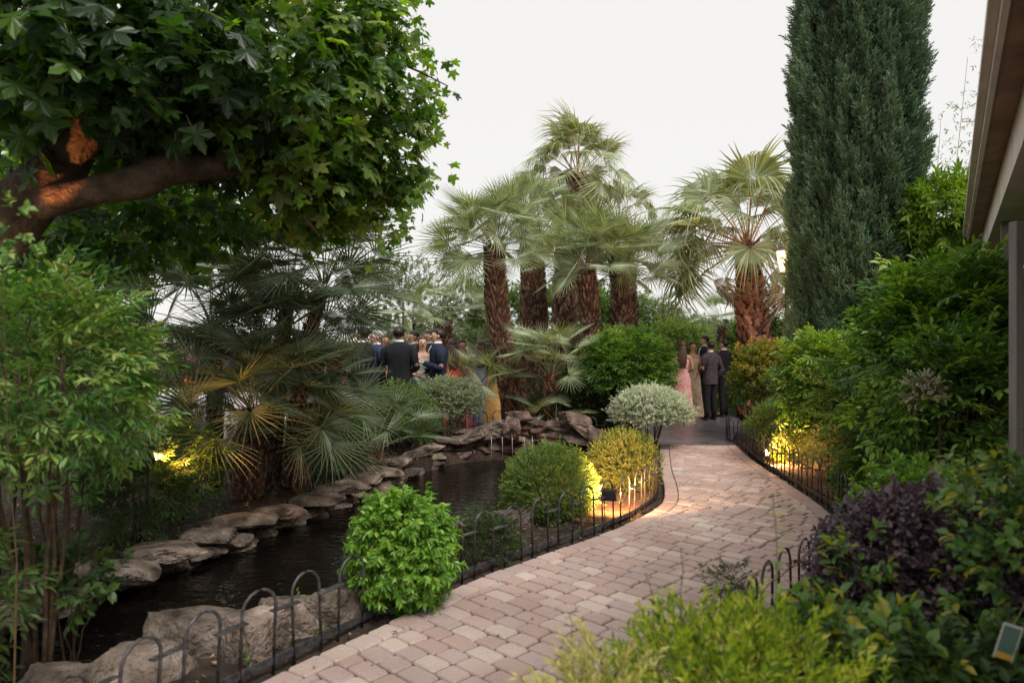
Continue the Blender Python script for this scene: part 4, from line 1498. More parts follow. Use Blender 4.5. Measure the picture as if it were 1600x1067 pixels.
palm('clumping_palm', 'middle stem of the dark clump, its crown spreading behind the thick trunk', 'palm tree', b, [(0, 0, 0), pp(418, 640, 8.0, b), pp(425, 560, 8.0, b)], [.08, .07, .06], FS_CHD, 36, 1.0, (88, -15), 47, group='dark fan palms left of the pond', bootdim=(.06, .03, .02), pitch=.04)
b = (P(585, 540, 9.6).x, 9.6, 0.0)
palm('dwarf_palm', 'small palm with pale curved stalks low beside the bank, below the guests', 'palm tree', b, [(0, 0, 0), (0, 0, .12), (.02, 0, .3)], [.1, .1, .08], FS_CHD, 15, .95, (75, 5), 45, bootdim=(.1, .04, .03))

# ------------------------------------------------------------------ cypress
def cypress():
    base = (P(1339, 540, 10.6).x, 10.6, 0)
    t = thing('cypress_tree', 'huge dense column of dark green cypress rising out of the picture', 'cypress', base)
    link('trunk', mesh('trunk', tube([(0, 0, -.05), (0, 0, 3), (0, 0, 9.3)], [.2, .15, .03], 10, True, .5, 0, .1), M['bark'], True), t)
    r = np.random.RandomState(77)
    # plume: flattened tapering spray of fine blades
    def plume(seed):
        q = np.random.RandomState(seed)
        gs = []
        for i in range(26):
            tt = (i + .5) / 26
            p0 = np.array([q.normal(0, .06) * (1 - tt * .6), tt * .75, q.normal(0, .05) * (1 - tt * .6)])
            d = np.array([q.normal(0, .5), 1, q.normal(0, .5)]) * (1 - .3 * tt)
            gs.append(xf(leaf_simple(.26, .06, .0), p0, frames(d, q.normal(size=3))[0], .3 * (1 - .4 * tt), rn=np.clip(.25 + .5 * tt + q.uniform(-.2, .2), 0, 1)))
        return join(gs)
    pl = [plume(i) for i in range(5)]
    n = 21000
    z = r.uniform(.25, 9.8, n)
    az = r.uniform(0, 2 * np.pi, n)
    # far side thinner: it is never seen
    back = np.cos(az - math.pi / 2 + math.atan2(base[0], base[1])) > .35
    keep = ~back | (r.uniform(size=n) < .35)
    z, az = z[keep], az[keep]
    n = len(z)
    prof = np.interp(z, [0, .6, 1.5, 3.5, 5.2, 7, 8.4, 9.3, 9.9], [.82, .95, .96, .98, .96, .84, .68, .42, .1])
    cyl = np.stack([np.cos(az) * 1.0, np.sin(az) * 1.0, z * .55], 1)
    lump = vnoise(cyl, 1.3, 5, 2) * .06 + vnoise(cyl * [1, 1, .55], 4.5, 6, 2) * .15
    rad = prof * .83 * (1 + lump) - r.exponential(.03, n) + (r.uniform(size=n) < .012) * r.uniform(.03, .12, n)
    pos = np.stack([np.cos(az) * rad, np.sin(az) * rad, z], 1)
    d = np.stack([np.cos(az) * .55, np.sin(az) * .55, np.ones(n) * 1.0], 1) + r.normal(0, .22, (n, 3))
    up = np.stack([np.cos(az), np.sin(az), np.zeros(n)], 1)
    Mx = frames(d, up)
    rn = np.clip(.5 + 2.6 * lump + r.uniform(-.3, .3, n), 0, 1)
    g = scatter(pl, pos, Mx, r.uniform(.2, .36, n), rn, .55)
    tag(link('crown', mesh('crown', g, M['lf_cypress']), t), kind='stuff')
    # inner mass of old wood and dead scale leaves keeps light from passing through
    q = [(.72 * p, zz) for zz, p in zip([0.3, 1.5, 3.5, 5.2, 7, 8.4, 9.3], [.9, 1, 1.03, 1.05, .98, .74, .42])] + [(.001, 9.5)]
    link('dead_wood', mesh('dead_wood', lathe(q, 20), M['soil'], True), t)


cypress()

# ------------------------------------------------------------------ plane tree over the left
def plane():
    base = (-4.1, 4.35, 0)
    t = thing('plane_tree', 'spreading plane tree with broad lobed leaves filling the upper left', 'tree', base)
    def rel(px, py, Y):
        q = P(px, py, Y)
        return (q.x - base[0], q.y - base[1], q.z)
    link('trunk', mesh('trunk', tube(spline([(0, 0, -.1), (.1, 0, 1.0), (.35, .05, 1.8), rel(-20, 385, 4.4), rel(40, 315, 4.45), rel(105, 262, 4.5)], 18), np.linspace(.3, .16, 18), 14, True, .5, 0, .06), M['bark'], True), t)
    link('limb', mesh('limb', tube(spline([rel(100, 270, 4.5), rel(118, 235, 4.5), rel(150, 185, 4.4), rel(150, 120, 4.3), rel(200, 20, 4.2)], 12), np.linspace(.13, .05, 12), 12, True, .5, 0, .07), M['bark'], True), t)
    link('limb', mesh('limb', tube(spline([rel(-10, 345, 4.5), rel(60, 318, 4.4), rel(140, 300, 4.4), rel(215, 285, 4.4), rel(262, 262, 4.5), rel(330, 262, 4.7), rel(440, 268, 5.0), rel(560, 300, 5.3)], 24), [.13, .12, .115, .105, .1, .095, .09, .09, .095, .105, .115, .115, .1, .085, .08, .075, .07, .065, .06, .055, .05, .04, .03, .025], 12, True, .5, 0, .05), M['bark'], True), t)
    br_ = np.random.RandomState(9)
    for (a, m_, c_, r0) in (((205, 285, 4.4), (215, 240, 4.5), (300, 120, 4.4), .05), ((262, 262, 4.5), (300, 215, 4.5), (340, 190, 4.6), .06), ((440, 265, 5.0), (520, 180, 5.0), (600, 90, 5.3), .035), ((330, 262, 4.7), (420, 180, 4.7), (500, 60, 4.8), .04),
                         ((150, 130, 4.3), (60, 60, 4.0), (-60, -40, 3.8), .06), ((560, 300, 5.3), (620, 310, 5.4), (665, 290, 5.5), .018), ((600, 90, 5.3), (650, 110, 5.3), (700, 135, 5.3), .012), ((440, 268, 5), (470, 330, 5.0), (500, 370, 5.0), .02)):
        link('branch', mesh('branch', tube(spline([rel(*a), rel(*m_), rel(*c_)], 8), np.linspace(r0, r0 * .35, 8), 8, True, .5, 0, .08), M['bark'], True), t)
    # lobes: centre px, py, Y, radius px, vertical squash, weight
    lobes = [(60, 40, 4.1, 230, .9, 1.3), (60, 150, 4.9, 160, .7, .6), (250, 60, 4.3, 200, .9, 1.3), (230, 175, 4.7, 120, .7, .7), (430, 100, 4.8, 160, 1, 1.2), (550, 130, 5.2, 100, 1, .9), (575, 235, 5.4, 85, .9, .85), (470, 250, 5.1, 110, .9, .9), (545, 310, 5.5, 68, .75, .5), (200, 350, 6.6, 150, .35, .6), (330, 340, 6.6, 110, .4, .4), (380, 215, 5.0, 110, .7, .6), (560, 30, 5.1, 75, 1, .7),
             (642, 170, 5.4, 42, .9, .22), (628, 285, 5.5, 45, .7, .22), (480, 345, 5.6, 60, .5, .22), (100, -260, 4.2, 260, .7, .6), (380, -220, 4.6, 250, .8, .7), (320, 140, 6.2, 210, .8, 1.0), (120, 200, 6.4, 190, .6, .7), (480, 180, 6.4, 160, .8, .8), (530, 20, 6.0, 80, 1, .4)]
    lf = [leaf_maple(i) for i in range(5)]
    P_, Mx_, S_, R_ = [], [], [], []
    for i, (px, py, Y, rpx, sq, wt_) in enumerate(lobes):
        c = np.array(P(px, py, Y)) - np.array([base[0], base[1], 0])
        rr = rpx * Y / FPX
        n = int(600 * wt_)
        r = np.random.RandomState(400 + i)
        sh = Shape(500 + i, amp=.2, zmin=-1.2)
        u, rad = sh.sample(n, .25)
        n = len(u)
        pos = c + u * rad[:, None] * np.array([rr, rr * .9, rr * sq])
        d = u * [1, 1, .3] * .8 + np.array([0, 0, -.45]) + r.normal(0, .5, (n, 3))
        up = u * .5 + np.array([0, -.25, .7]) + r.normal(0, .35, (n, 3))
        P_.append(pos)
        Mx_.append(frames(d, up))
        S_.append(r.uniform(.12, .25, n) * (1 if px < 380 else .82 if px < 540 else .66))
        R_.append(np.clip(r.uniform(0, .72, n) + (r.uniform(size=n) < .035) * .4 + .1 * vnoise(pos, 1.5, 3) + (.26 if px > 420 else -.05), 0, 1))  # right-hand leaves tinted brighter: backlight through the crown edge painted in
    # young shoots standing out of the crown's right side
    for j in range(70):
        r = np.random.RandomState(2000 + j)
        px, py, Y, rpx = [(560, 120, 5.2, 100), (585, 235, 5.4, 90), (560, 315, 5.5, 72), (560, 20, 5.2, 85), (620, 175, 5.4, 60)][j % 5]
        a = r.uniform(-1.1, 1.25)
        q0 = np.array([math.cos(a), math.sin(a)])
        m_ = r.randint(4, 9)
        for k in range(m_):
            f_ = .9 + .38 * k / m_ * r.uniform(.6, 1.2)
            c = np.array(P(px + q0[0] * rpx * f_, py + q0[1] * rpx * f_, Y + r.normal(0, .15))) - np.array([base[0], base[1], 0])
            P_.append(c[None] + r.normal(0, .025, (1, 3)))
            Mx_.append(frames(r.normal(0, .5, (1, 3)) + [.4 * q0[0], 0, -.3], r.normal(0, .5, (1, 3)) + [0, -.5, .5]))
            S_.append(np.array([r.uniform(.05, .12) * (1.15 - .4 * k / m_)]))
            R_.append(r.uniform(.45, .95, 1))
    # loose sprigs beyond the edge of the crown
    for (px, py) in ((682, 100), (696, 150), (668, 195), (690, 262), (655, 265), (640, 330), (668, 238), (610, 395), (585, 405), (632, 345), (640, 55), (645, 120), (605, 370), (690, 100), (480, 388), (500, 395), (555, 385), (660, 90)):
        r = np.random.RandomState(px)
        n = 4
        c = np.array(P(px, py, 5.4)) - np.array([base[0], base[1], 0])
        pos = c + r.normal(0, .055, (n, 3))
        P_.append(pos)
        Mx_.append(frames(r.normal(0, .6, (n, 3)) + [.3, 0, -.4], r.normal(0, .5, (n, 3)) + [0, -.4, .6]))
        S_.append(r.uniform(.06, .13, n))
        R_.append(r.uniform(.3, .9, n))
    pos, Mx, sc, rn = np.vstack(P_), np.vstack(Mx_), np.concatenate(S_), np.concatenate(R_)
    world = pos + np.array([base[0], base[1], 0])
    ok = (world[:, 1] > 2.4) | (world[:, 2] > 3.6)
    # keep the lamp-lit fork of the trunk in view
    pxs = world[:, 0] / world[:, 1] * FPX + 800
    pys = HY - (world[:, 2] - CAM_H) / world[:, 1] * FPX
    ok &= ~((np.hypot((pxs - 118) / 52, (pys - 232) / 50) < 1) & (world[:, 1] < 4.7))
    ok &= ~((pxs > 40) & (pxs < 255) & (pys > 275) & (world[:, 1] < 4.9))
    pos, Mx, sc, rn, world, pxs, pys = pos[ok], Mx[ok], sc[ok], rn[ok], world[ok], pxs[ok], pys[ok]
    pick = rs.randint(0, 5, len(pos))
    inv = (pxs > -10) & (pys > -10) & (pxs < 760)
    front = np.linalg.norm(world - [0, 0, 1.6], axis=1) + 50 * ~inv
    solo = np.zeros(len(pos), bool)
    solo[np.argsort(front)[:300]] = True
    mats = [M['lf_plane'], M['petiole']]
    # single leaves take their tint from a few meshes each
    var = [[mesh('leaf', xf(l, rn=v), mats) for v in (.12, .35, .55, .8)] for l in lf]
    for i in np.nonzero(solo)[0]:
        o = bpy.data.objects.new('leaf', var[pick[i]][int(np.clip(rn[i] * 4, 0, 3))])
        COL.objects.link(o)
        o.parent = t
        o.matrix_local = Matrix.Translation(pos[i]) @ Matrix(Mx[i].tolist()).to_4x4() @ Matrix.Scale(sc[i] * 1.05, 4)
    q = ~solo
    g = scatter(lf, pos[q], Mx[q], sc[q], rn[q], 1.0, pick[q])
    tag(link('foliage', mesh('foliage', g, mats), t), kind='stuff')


plane()


def lobe_tree(name, label, cat, base, trunk_h, trunk_r, lobes, tm, m, n, size, seed=1, group=None, zmin=-1.1, **kw):
    t = thing(name, label, cat, base, 0, group)
    gs = []
    for i, (x, y, z, rx, ry, rz) in enumerate(lobes):
        pos, Mx, sc, rnd = foliage_geo(seed + i, (rx, ry, rz), int(n * rx * rz / (lobes[0][3] * lobes[0][5])), tm, size, zmin=zmin, **kw)
        gs.append(scatter(tm, pos + [x, y, z], Mx, sc, rnd, .6))
        link('branch', mesh('branch', tube(spline([(0, 0, trunk_h * .8), (x * .5, y * .5, (trunk_h + z) / 2), (x, y, z)], 6), np.linspace(trunk_r * .5, trunk_r * .15, 6), 6), M['bark'], True), t)
    tag(link('crown', mesh('crown', join(gs), [m, M['twig']]), t), kind='stuff')
    link('trunk', mesh('trunk', tube([(0, 0, -.1), (.02, 0, trunk_h * .5), (0, 0, trunk_h)], [trunk_r, trunk_r * .85, trunk_r * .6], 10, True, .5, 0, .08), M['bark'], True), t)
    return t


T_MAP = [twig(.25, 7, [leaf_maple(7), leaf_maple(8)], .17, 65, 30, seed=120 + i) for i in range(3)]
for tt in T_MAP:
    tt.mi[:] = 0
T_BIG = [twig(.3, 14, LF_S, .13, 60, 5, seed=130 + i) for i in range(4)]
T_MED = [twig(.2, 14, LF_S, .08, 60, 5, seed=140 + i) for i in range(4)]
lobe_tree('plane_tree', 'second plane tree farther back, dark beneath the first one at the far left', 'tree', (-7.2, 9.6, 0), 2.2, .2, [(0, 0, 3.3, 1.5, 1.2, .8), (1.6, .2, 3.25, 1.3, 1, .6), (2.9, 0, 3.15, .9, .8, .4), (-1.5, 0, 2.9, 1.4, 1, .9)], T_MAP, M['lf_plane'], 620, 1.0, 610, rmin=.2)
lobe_tree('garden_tree', 'bushy dark tree behind the left patio tables', 'tree', (-8.8, 14, 0), 1.6, .2, [(0, 0, 2.9, 1.7, 1.4, 1.1), (-2.0, .6, 2.4, 1.3, 1, .8)], T_BIG, M['lf_dark'], 700, 1.0, 630, rmin=.3)
lobe_tree('garden_tree', 'pale feathery tree behind the guests at the left', 'tree', (-3.4, 22, 0), 1.5, .15, [(0, 0, 2.9, 2.0, 1.4, 1.5), (2.4, 0, 2.5, 1.5, 1.2, 1.2)], T_MED, M['lf_far'], 900, 1.2, 650, rmin=.3)

# ------------------------------------------------------------------ background behind the patio
def far_hedge(name, label, cat, x, y, dims, m, n, tm=T_BIG, size=1.0, seed=1, boxy=.7, group=None):
    return bush(name, label, cat, (x, y, 0), dims, n, tm, m, size, seed, cz=dims[2] * .75, stems=3, stem_r=.05, boxy=boxy, rmin=.55, group=group, up=.2, jit=.6, zmin=-.7)


HG = 'hedges and shrubs closing the view behind the patio'
far_hedge('clipped_hedge', 'clipped mound of bright vine straight behind the right guests', 'hedge', P(1055, 0, 20).x, 20, (1.05, .8, 1.3), M['lf_lime'], 2400, T_MED, .9, 701, group=HG)
far_hedge('clipped_hedge', 'bright clipped hedge between the red trunk and the cypress', 'hedge', P(1195, 0, 19).x, 19, (.9, .8, 1.35), M['lf_lime'], 2000, T_MED, .9, 702, group=HG)
far_hedge('shrub', 'dull green far shrub left of the clipped mound', 'shrub', P(985, 0, 23).x, 23, (1.8, 1.2, 1.75), M['lf_far'], 2300, T_BIG, .9, 703, group=HG)
far_hedge('shrub', 'dark bluish far shrub above the clipped mound', 'shrub', P(1065, 0, 28).x, 28, (2.2, 1.2, 1.55), M['lf_cypress'], 1300, T_BIG, .9, 704, group=HG)
far_hedge('shrub', 'far leafy shrub behind the red trunk', 'shrub', P(1150, 0, 26).x, 26, (2.2, 1.2, 1.5), M['lf_far'], 1200, T_BIG, .9, 705, group=HG)
far_hedge('shrub', 'far dark shrub behind the trunks of the palm clump', 'shrub', P(870, 0, 22).x, 22, (2.8, 1.2, 2.05), M['lf_myrtle'], 3200, T_BIG, .9, 706, group=HG)
far_hedge('shrub', 'far shrub showing above the guests left of the clump', 'shrub', P(730, 0, 21), 21, (1.7, 1.2, 1.1), M['lf_far'], 1200, T_BIG, .9, 707, group=HG) if False else None
far_hedge('shrub', 'far shrub showing above the guests left of the clump', 'shrub', P(735, 0, 20).x, 20, (1.6, 1.2, 1.1), M['lf_far'], 1200, T_BIG, .9, 707, group=HG)
far_hedge('shrub', 'far green shrub behind the dark palms at the left', 'shrub', P(470, 0, 23).x, 23, (2.6, 1.2, .95), M['lf_far'], 1300, T_BIG, .9, 708, group=HG)
far_hedge('shrub', 'far shrub at the left edge behind the tables', 'shrub', P(150, 0, 18).x, 18, (3.2, 1.2, 1.2), M['lf_dark'], 1500, T_BIG, .9, 709, group=HG)
far_hedge('shrub', 'tall shrub closing the view behind the cypress', 'shrub', P(1330, 0, 17).x, 17, (3.0, 1.4, 1.8), M['lf_dark'], 1500, T_BIG, .9, 710, group=HG)
for i, (px, Y, h, sz, lb) in enumerate(((1132, 22, 2.2, 1.25, 'small far palm with a dark trunk left of the red trunk'), (1012, 24, 2.3, 1.4, 'small far palm right of the palm clump'), (690, 18.5, 2.3, 1.5, 'pale far palm behind the guests, its crown above them'), (650, 23, 2.3, 1.5, 'faint far palm behind the leftmost guests'), (742, 24, 2.6, 1.4, 'pale far palm left of the dark leaning trunk'))):
    b = (P(px, 0, Y).x, Y, 0)
    palm('fan_palm', lb, 'palm tree', b, [(0, 0, 0), (0, 0, h * .5), (.05, 0, h)], [.25, .25, .2], FS_CH, 20, sz, (85, -40), 750 + i, group='far fan palms')
# low wall of pinkish brick at the back left
ww = thing('garden_wall', 'low pinkish wall closing the patio behind the tables', 'wall', (-7, 24.6, 0))
M['pink_wall'] = noisem('pink_wall', [(.3, (.34, .2, .16)), (.7, (.5, .34, .29))], 5, .85, .3, 30)
link('wall_body', mesh('wall_body', box(-9, 8, -.1, .1, -.1, 1.7), M['pink_wall']), ww)
link('coping', mesh('coping', box(-9.05, 8.05, -.16, .16, 1.703, 1.78), M['white_paint']), ww)
# lawn blades
lr = np.random.RandomState(8)
n = 2600
ps = np.stack([lr.uniform(3.2, 8.5, n), lr.uniform(17.4, 22, n), np.full(n, .02)], 1)
g = scatter(T_GRASS, ps, frames(np.tile([0, 0, 1.0], (n, 1)) + lr.normal(0, .2, (n, 3)), np.tile([0, 1.0, 0], (n, 1))), lr.uniform(.3, .6, n), lr.uniform(0, 1, n))
tag(link('grass', mesh('grass', g, [M['grass'], M['grass']])), 'bright grass beyond the patio behind the right guests', 'grass', kind='stuff')

# ------------------------------------------------------------------ shrubs round the pond and path
def at(px, py, Y=None):
    g = G(px, py) if Y is None else P(px, py, Y)
    return (g.x, g.y, 0)


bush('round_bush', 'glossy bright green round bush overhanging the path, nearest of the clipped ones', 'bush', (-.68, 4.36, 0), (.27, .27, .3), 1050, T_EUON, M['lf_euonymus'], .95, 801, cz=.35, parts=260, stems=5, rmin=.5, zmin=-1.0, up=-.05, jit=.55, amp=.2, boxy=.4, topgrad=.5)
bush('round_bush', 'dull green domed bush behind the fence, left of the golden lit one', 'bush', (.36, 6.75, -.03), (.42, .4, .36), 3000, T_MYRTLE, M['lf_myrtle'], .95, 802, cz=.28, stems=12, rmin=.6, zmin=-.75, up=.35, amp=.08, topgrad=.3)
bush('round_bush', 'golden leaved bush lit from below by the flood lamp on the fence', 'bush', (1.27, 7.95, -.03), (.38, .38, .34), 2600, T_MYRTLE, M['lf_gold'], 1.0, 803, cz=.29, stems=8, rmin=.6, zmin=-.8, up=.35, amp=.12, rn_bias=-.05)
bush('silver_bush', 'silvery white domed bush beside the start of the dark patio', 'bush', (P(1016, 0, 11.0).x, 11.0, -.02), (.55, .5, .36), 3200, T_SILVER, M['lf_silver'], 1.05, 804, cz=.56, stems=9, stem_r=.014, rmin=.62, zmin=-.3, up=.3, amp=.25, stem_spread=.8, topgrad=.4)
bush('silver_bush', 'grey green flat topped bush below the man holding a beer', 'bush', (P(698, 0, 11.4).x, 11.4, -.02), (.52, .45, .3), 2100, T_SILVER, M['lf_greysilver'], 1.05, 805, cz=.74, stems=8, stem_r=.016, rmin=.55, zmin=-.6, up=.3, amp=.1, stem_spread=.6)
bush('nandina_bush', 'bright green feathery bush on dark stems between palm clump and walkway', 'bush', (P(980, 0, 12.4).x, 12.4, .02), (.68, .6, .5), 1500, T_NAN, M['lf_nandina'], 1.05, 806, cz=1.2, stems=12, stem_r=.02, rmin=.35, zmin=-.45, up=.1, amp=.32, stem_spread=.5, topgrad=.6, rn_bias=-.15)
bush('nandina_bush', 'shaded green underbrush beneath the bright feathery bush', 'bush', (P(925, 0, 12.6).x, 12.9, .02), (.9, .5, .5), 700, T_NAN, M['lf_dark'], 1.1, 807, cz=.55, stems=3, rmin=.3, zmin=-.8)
bush('leafy_shrub', 'mid green loose shrub left of the grey green flat topped bush', 'bush', (P(622, 0, 10.8).x, 10.8, 0), (.52, .45, .45), 1500, T_MYRTLE2, M['lf_myrtle'], 1.3, 808, cz=.5, stems=5, rmin=.4, zmin=-.7, amp=.25)
bush('leafy_shrub', 'dark green shrub low on the bank right of the palm trunks', 'bush', (P(505, 0, 8.9).x, 8.95, 0), (.38, .35, .35), 420, T_NAN, M['lf_nandina_near'], .8, 809, cz=.38, stems=4, rmin=.35, zmin=-.8)
bush('fern_tuft', 'dark low tuft of leaves behind the fence right of the glossy round bush', 'plant', (P(757, 0, 5.35).x, 5.35, -.03), (.2, .17, .16), 230, T_NAN, M['lf_dark'], .42, 810, cz=.14, stems=0, rmin=.3, zmin=-.3)
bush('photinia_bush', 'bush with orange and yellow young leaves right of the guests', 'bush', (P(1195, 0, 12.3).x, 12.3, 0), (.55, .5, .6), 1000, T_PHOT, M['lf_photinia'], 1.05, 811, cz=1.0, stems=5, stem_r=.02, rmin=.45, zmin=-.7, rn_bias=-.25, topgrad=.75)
bush('leafy_shrub', 'low green shrub above the lit plants beside the right fence', 'bush', (P(1222, 0, 10.4).x, 10.4, 0), (.5, .42, .3), 1300, T_MYRTLE2, M['lf_myrtle'], 1.0, 812, cz=.42, stems=5, rmin=.5, zmin=-.7)
bush('lit_shrub', 'small shrub glowing amber in the spotlight beside the right fence', 'bush', (P(1235, 0, 9.4).x, 9.2, 0), (.28, .25, .22), 700, T_MYRTLE2, M['lf_gold'], .9, 813, cz=.22, stems=4, rmin=.3, zmin=-.6)
bush('lit_shrub', 'pale leaved shrub lit cream in front of the hedge, right of the amber one', 'bush', (P(1296, 0, 8.3).x, 8.3, 0), (.3, .26, .28), 300, T_PHOT, M['lf_cream'], .55, 814, cz=.34, stems=4, rmin=.2, zmin=-.6)
bush('round_bush', 'small round green bush with a red flower at the bend of the right fence', 'bush', (P(1350, 0, 6.9).x, 6.9, 0), (.24, .24, .22), 1100, T_MYRTLE2, M['lf_nandina'], .85, 815, cz=.3, stems=4, rmin=.5, zmin=-.8)
fl = thing('red_flower', 'single red flower above the small round bush by the right fence', 'flower', (P(1347, 725, 6.85).x, 6.85, P(1347, 725, 6.85).z))
for k in range(5):
    link('petal', mesh('petal', xf(LF_ROUND[0], M=frames(np.array([math.cos(k * 1.257), math.sin(k * 1.257), .4]))[0], s=.032), M['red_flower']), fl)
link('stalk', mesh('stalk', tube([(0, 0, 0), (0, .02, -.12)], .002, 4), M['petiole']), fl)

# hedge along the building, right: lit tops and shaded faces painted in leaf tint
HN = 'nandina bushes of the right hedge'
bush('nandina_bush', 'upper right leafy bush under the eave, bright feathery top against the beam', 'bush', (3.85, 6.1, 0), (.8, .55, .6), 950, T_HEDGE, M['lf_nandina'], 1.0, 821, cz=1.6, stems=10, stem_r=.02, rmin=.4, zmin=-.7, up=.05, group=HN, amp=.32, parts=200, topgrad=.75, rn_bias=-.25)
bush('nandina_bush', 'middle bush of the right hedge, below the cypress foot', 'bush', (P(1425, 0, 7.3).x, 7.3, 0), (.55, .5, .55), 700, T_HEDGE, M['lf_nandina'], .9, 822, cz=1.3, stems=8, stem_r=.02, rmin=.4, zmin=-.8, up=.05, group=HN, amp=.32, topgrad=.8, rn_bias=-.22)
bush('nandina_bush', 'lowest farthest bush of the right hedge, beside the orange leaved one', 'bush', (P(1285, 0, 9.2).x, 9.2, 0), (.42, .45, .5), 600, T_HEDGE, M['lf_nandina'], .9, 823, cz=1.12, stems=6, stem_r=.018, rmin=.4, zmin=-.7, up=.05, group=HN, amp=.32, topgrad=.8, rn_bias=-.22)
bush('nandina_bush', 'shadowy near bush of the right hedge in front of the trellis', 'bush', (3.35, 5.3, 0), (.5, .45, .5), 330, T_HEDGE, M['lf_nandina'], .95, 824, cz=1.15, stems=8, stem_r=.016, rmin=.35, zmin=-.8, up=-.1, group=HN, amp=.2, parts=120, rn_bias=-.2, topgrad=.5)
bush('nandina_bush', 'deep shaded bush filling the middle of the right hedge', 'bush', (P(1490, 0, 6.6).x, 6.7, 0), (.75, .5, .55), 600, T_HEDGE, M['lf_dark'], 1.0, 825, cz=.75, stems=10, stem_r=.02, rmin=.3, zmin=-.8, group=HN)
bush('nandina_bush', 'dark hedge bush at the wall behind the others on the right', 'bush', (4.9, 7.6, 0), (1.4, .8, .95), 1500, T_NAN, M['lf_nandina'], 1.1, 826, cz=1.1, stems=6, stem_r=.02, rmin=.4, zmin=-.9, group=HN)
T_FL = [twig(.05, 14, [leaf_round(.8)], .012, 60, 0, seed=160 + i, stem_r=.001) for i in range(3)]
q = P(1442, 612, 5.0)
bush('flowering_shrub', 'dome of tiny cream flowers inside the right hedge', 'bush', (q.x, q.y, 0), (.13, .12, .12), 330, T_FL, M['flower'], 1.0, 827, cz=q.z, stems=2, rmin=.3, amp=.5, zmin=-.9, stem_spread=.3, foliage_kind='stuff')
q = P(1485, 745, 4.9)
bush('flowering_shrub', 'sparse low patch of cream flowers under the right hedge', 'bush', (q.x, q.y, 0), (.24, .16, .08), 220, T_FL, M['flower'], 1.0, 828, cz=q.z, stems=3, rmin=.3, zmin=-.9)
# bamboo behind the hedge
q = P(1482, 0, 9.8)
bush('bamboo_bush', 'bright clump of long narrow leaves between the cypress and the eave', 'bamboo', (q.x, q.y, 0), (.55, .45, .42), 700, T_BAMB, M['lf_bamboo'], 1.0, 831, cz=3.35, stems=8, stem_r=.015, rmin=.3, zmin=-.9, up=-.1, amp=.2)
bush('bamboo_bush', 'lower darker clump of long narrow leaves right of the cypress', 'bamboo', (P(1478, 0, 10.4).x, 10.4, 0), (.6, .5, .7), 700, T_BAMB, M['lf_dark'], 1.0, 832, cz=2.5, stems=8, stem_r=.015, rmin=.3, zmin=-.9, up=-.1, amp=.2)
tb = thing('bamboo', 'thin tall bamboo culms with sparse tiny leaves against the sky at the right', 'bamboo', (P(1475, 0, 12).x, 12, 0))
bb = np.random.RandomState(12)
M['lf_thin'] = leafm("thin_bamboo_leaf", [(.12, .16, .08), (.25, .3, .17)], .5, .3)
for (x0, x1, y1) in ((1480, 1512, 90), (1455, 1470, 190), (1500, 1535, 150), (1490, 1550, 60)):
    p0, p1 = P(x0, 420, 12), P(x1, y1, 12)
    c0 = np.array([p0.x - tb.location.x, 0, 0])
    pts = spline([c0, (p0.x - tb.location.x, 0, p0.z), (p1.x - tb.location.x, 0, p1.z)], 14)
    link('culm', mesh('culm', tube(pts, np.linspace(.011, .003, 14), 5), M['petiole']), tb)
    n = 60
    k = bb.randint(6, 14, n)
    pos = pts[k] + bb.normal(0, .22, (n, 3)) * [1, 1, .6]
    tw = [twig(.12, 4, LF_NS, .08, 50, 30, seed=170 + i, stem_r=.0012) for i in range(3)]
    g = scatter(tw, pos, frames(bb.normal(0, .6, (n, 3)) + [0, 0, -.1]), bb.uniform(.7, 1.2, n), bb.uniform(0, 1, n))
    tag(link('foliage', mesh('foliage', g, [M['lf_thin'], M['petiole']]), tb), kind='stuff')

# left: near nandinas
HL = 'nandina bushes of the left foreground'
bush('nandina_bush', 'large bright leafed bush at the left edge, spilling towards the palms', 'bush', (-2.22, 3.3, 0), (.36, .36, .4), 360, T_NAN_NEAR, M['lf_nandina_near'], .85, 841, cz=1.45, parts=280, stems=9, stem_r=.012, rmin=.35, zmin=-.8, up=-.05, group=HL, amp=.16, topgrad=.5)
bush('nandina_bush', 'leafy bush behind the large left one, reaching the dark palm', 'bush', (-2.95, 4.6, 0), (.38, .4, .45), 480, T_NAN_NEAR, M['lf_nandina_near'], .85, 842, cz=1.25, parts=0, stems=6, stem_r=.012, rmin=.35, zmin=-.9, up=.05, group=HL, amp=.2, topgrad=.4)
bush('nandina_bush', 'tall loose bush behind the left edge under the plane limb', 'bush', (-3.5, 4.8, 0), (.6, .5, .55), 650, T_NAN_NEAR, M['lf_nandina_near'], .95, 843, cz=1.5, stems=6, stem_r=.012, rmin=.35, zmin=-.9, group=HL)
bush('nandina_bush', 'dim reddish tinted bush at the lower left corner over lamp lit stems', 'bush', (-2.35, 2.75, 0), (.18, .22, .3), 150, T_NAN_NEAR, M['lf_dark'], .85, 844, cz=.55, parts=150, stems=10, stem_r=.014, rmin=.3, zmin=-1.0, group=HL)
bush('lit_shrub', 'green shrub lit amber from behind at the foot of the dark palm', 'bush', (P(285, 0, 6.6).x, 6.6, 0), (.26, .3, .34), 300, T_NAN, M['lf_nandina'], .7, 845, cz=.5, stems=6, rmin=.3, zmin=-.9, rn_bias=-.1)
bush('leafy_shrub', 'dark green shrub at the left end of the stone edging', 'bush', (P(215, 0, 5.9).x, 5.9, 0), (.35, .3, .3), 300, T_NAN_NEAR, M['lf_dark'], .7, 846, cz=.4, stems=6, rmin=.3, zmin=-.9)
bush('bank_plant', 'sprig of oval leaves overhanging the pond at the lower left', 'plant', (-2.2, 3.5, 0), (.22, .2, .12), 42, T_BROAD, M['lf_dark'], .95, 847, cz=.42, stems=5, stem_r=.004, rmin=.3, zmin=-.5, parts=60, foliage_kind=None)
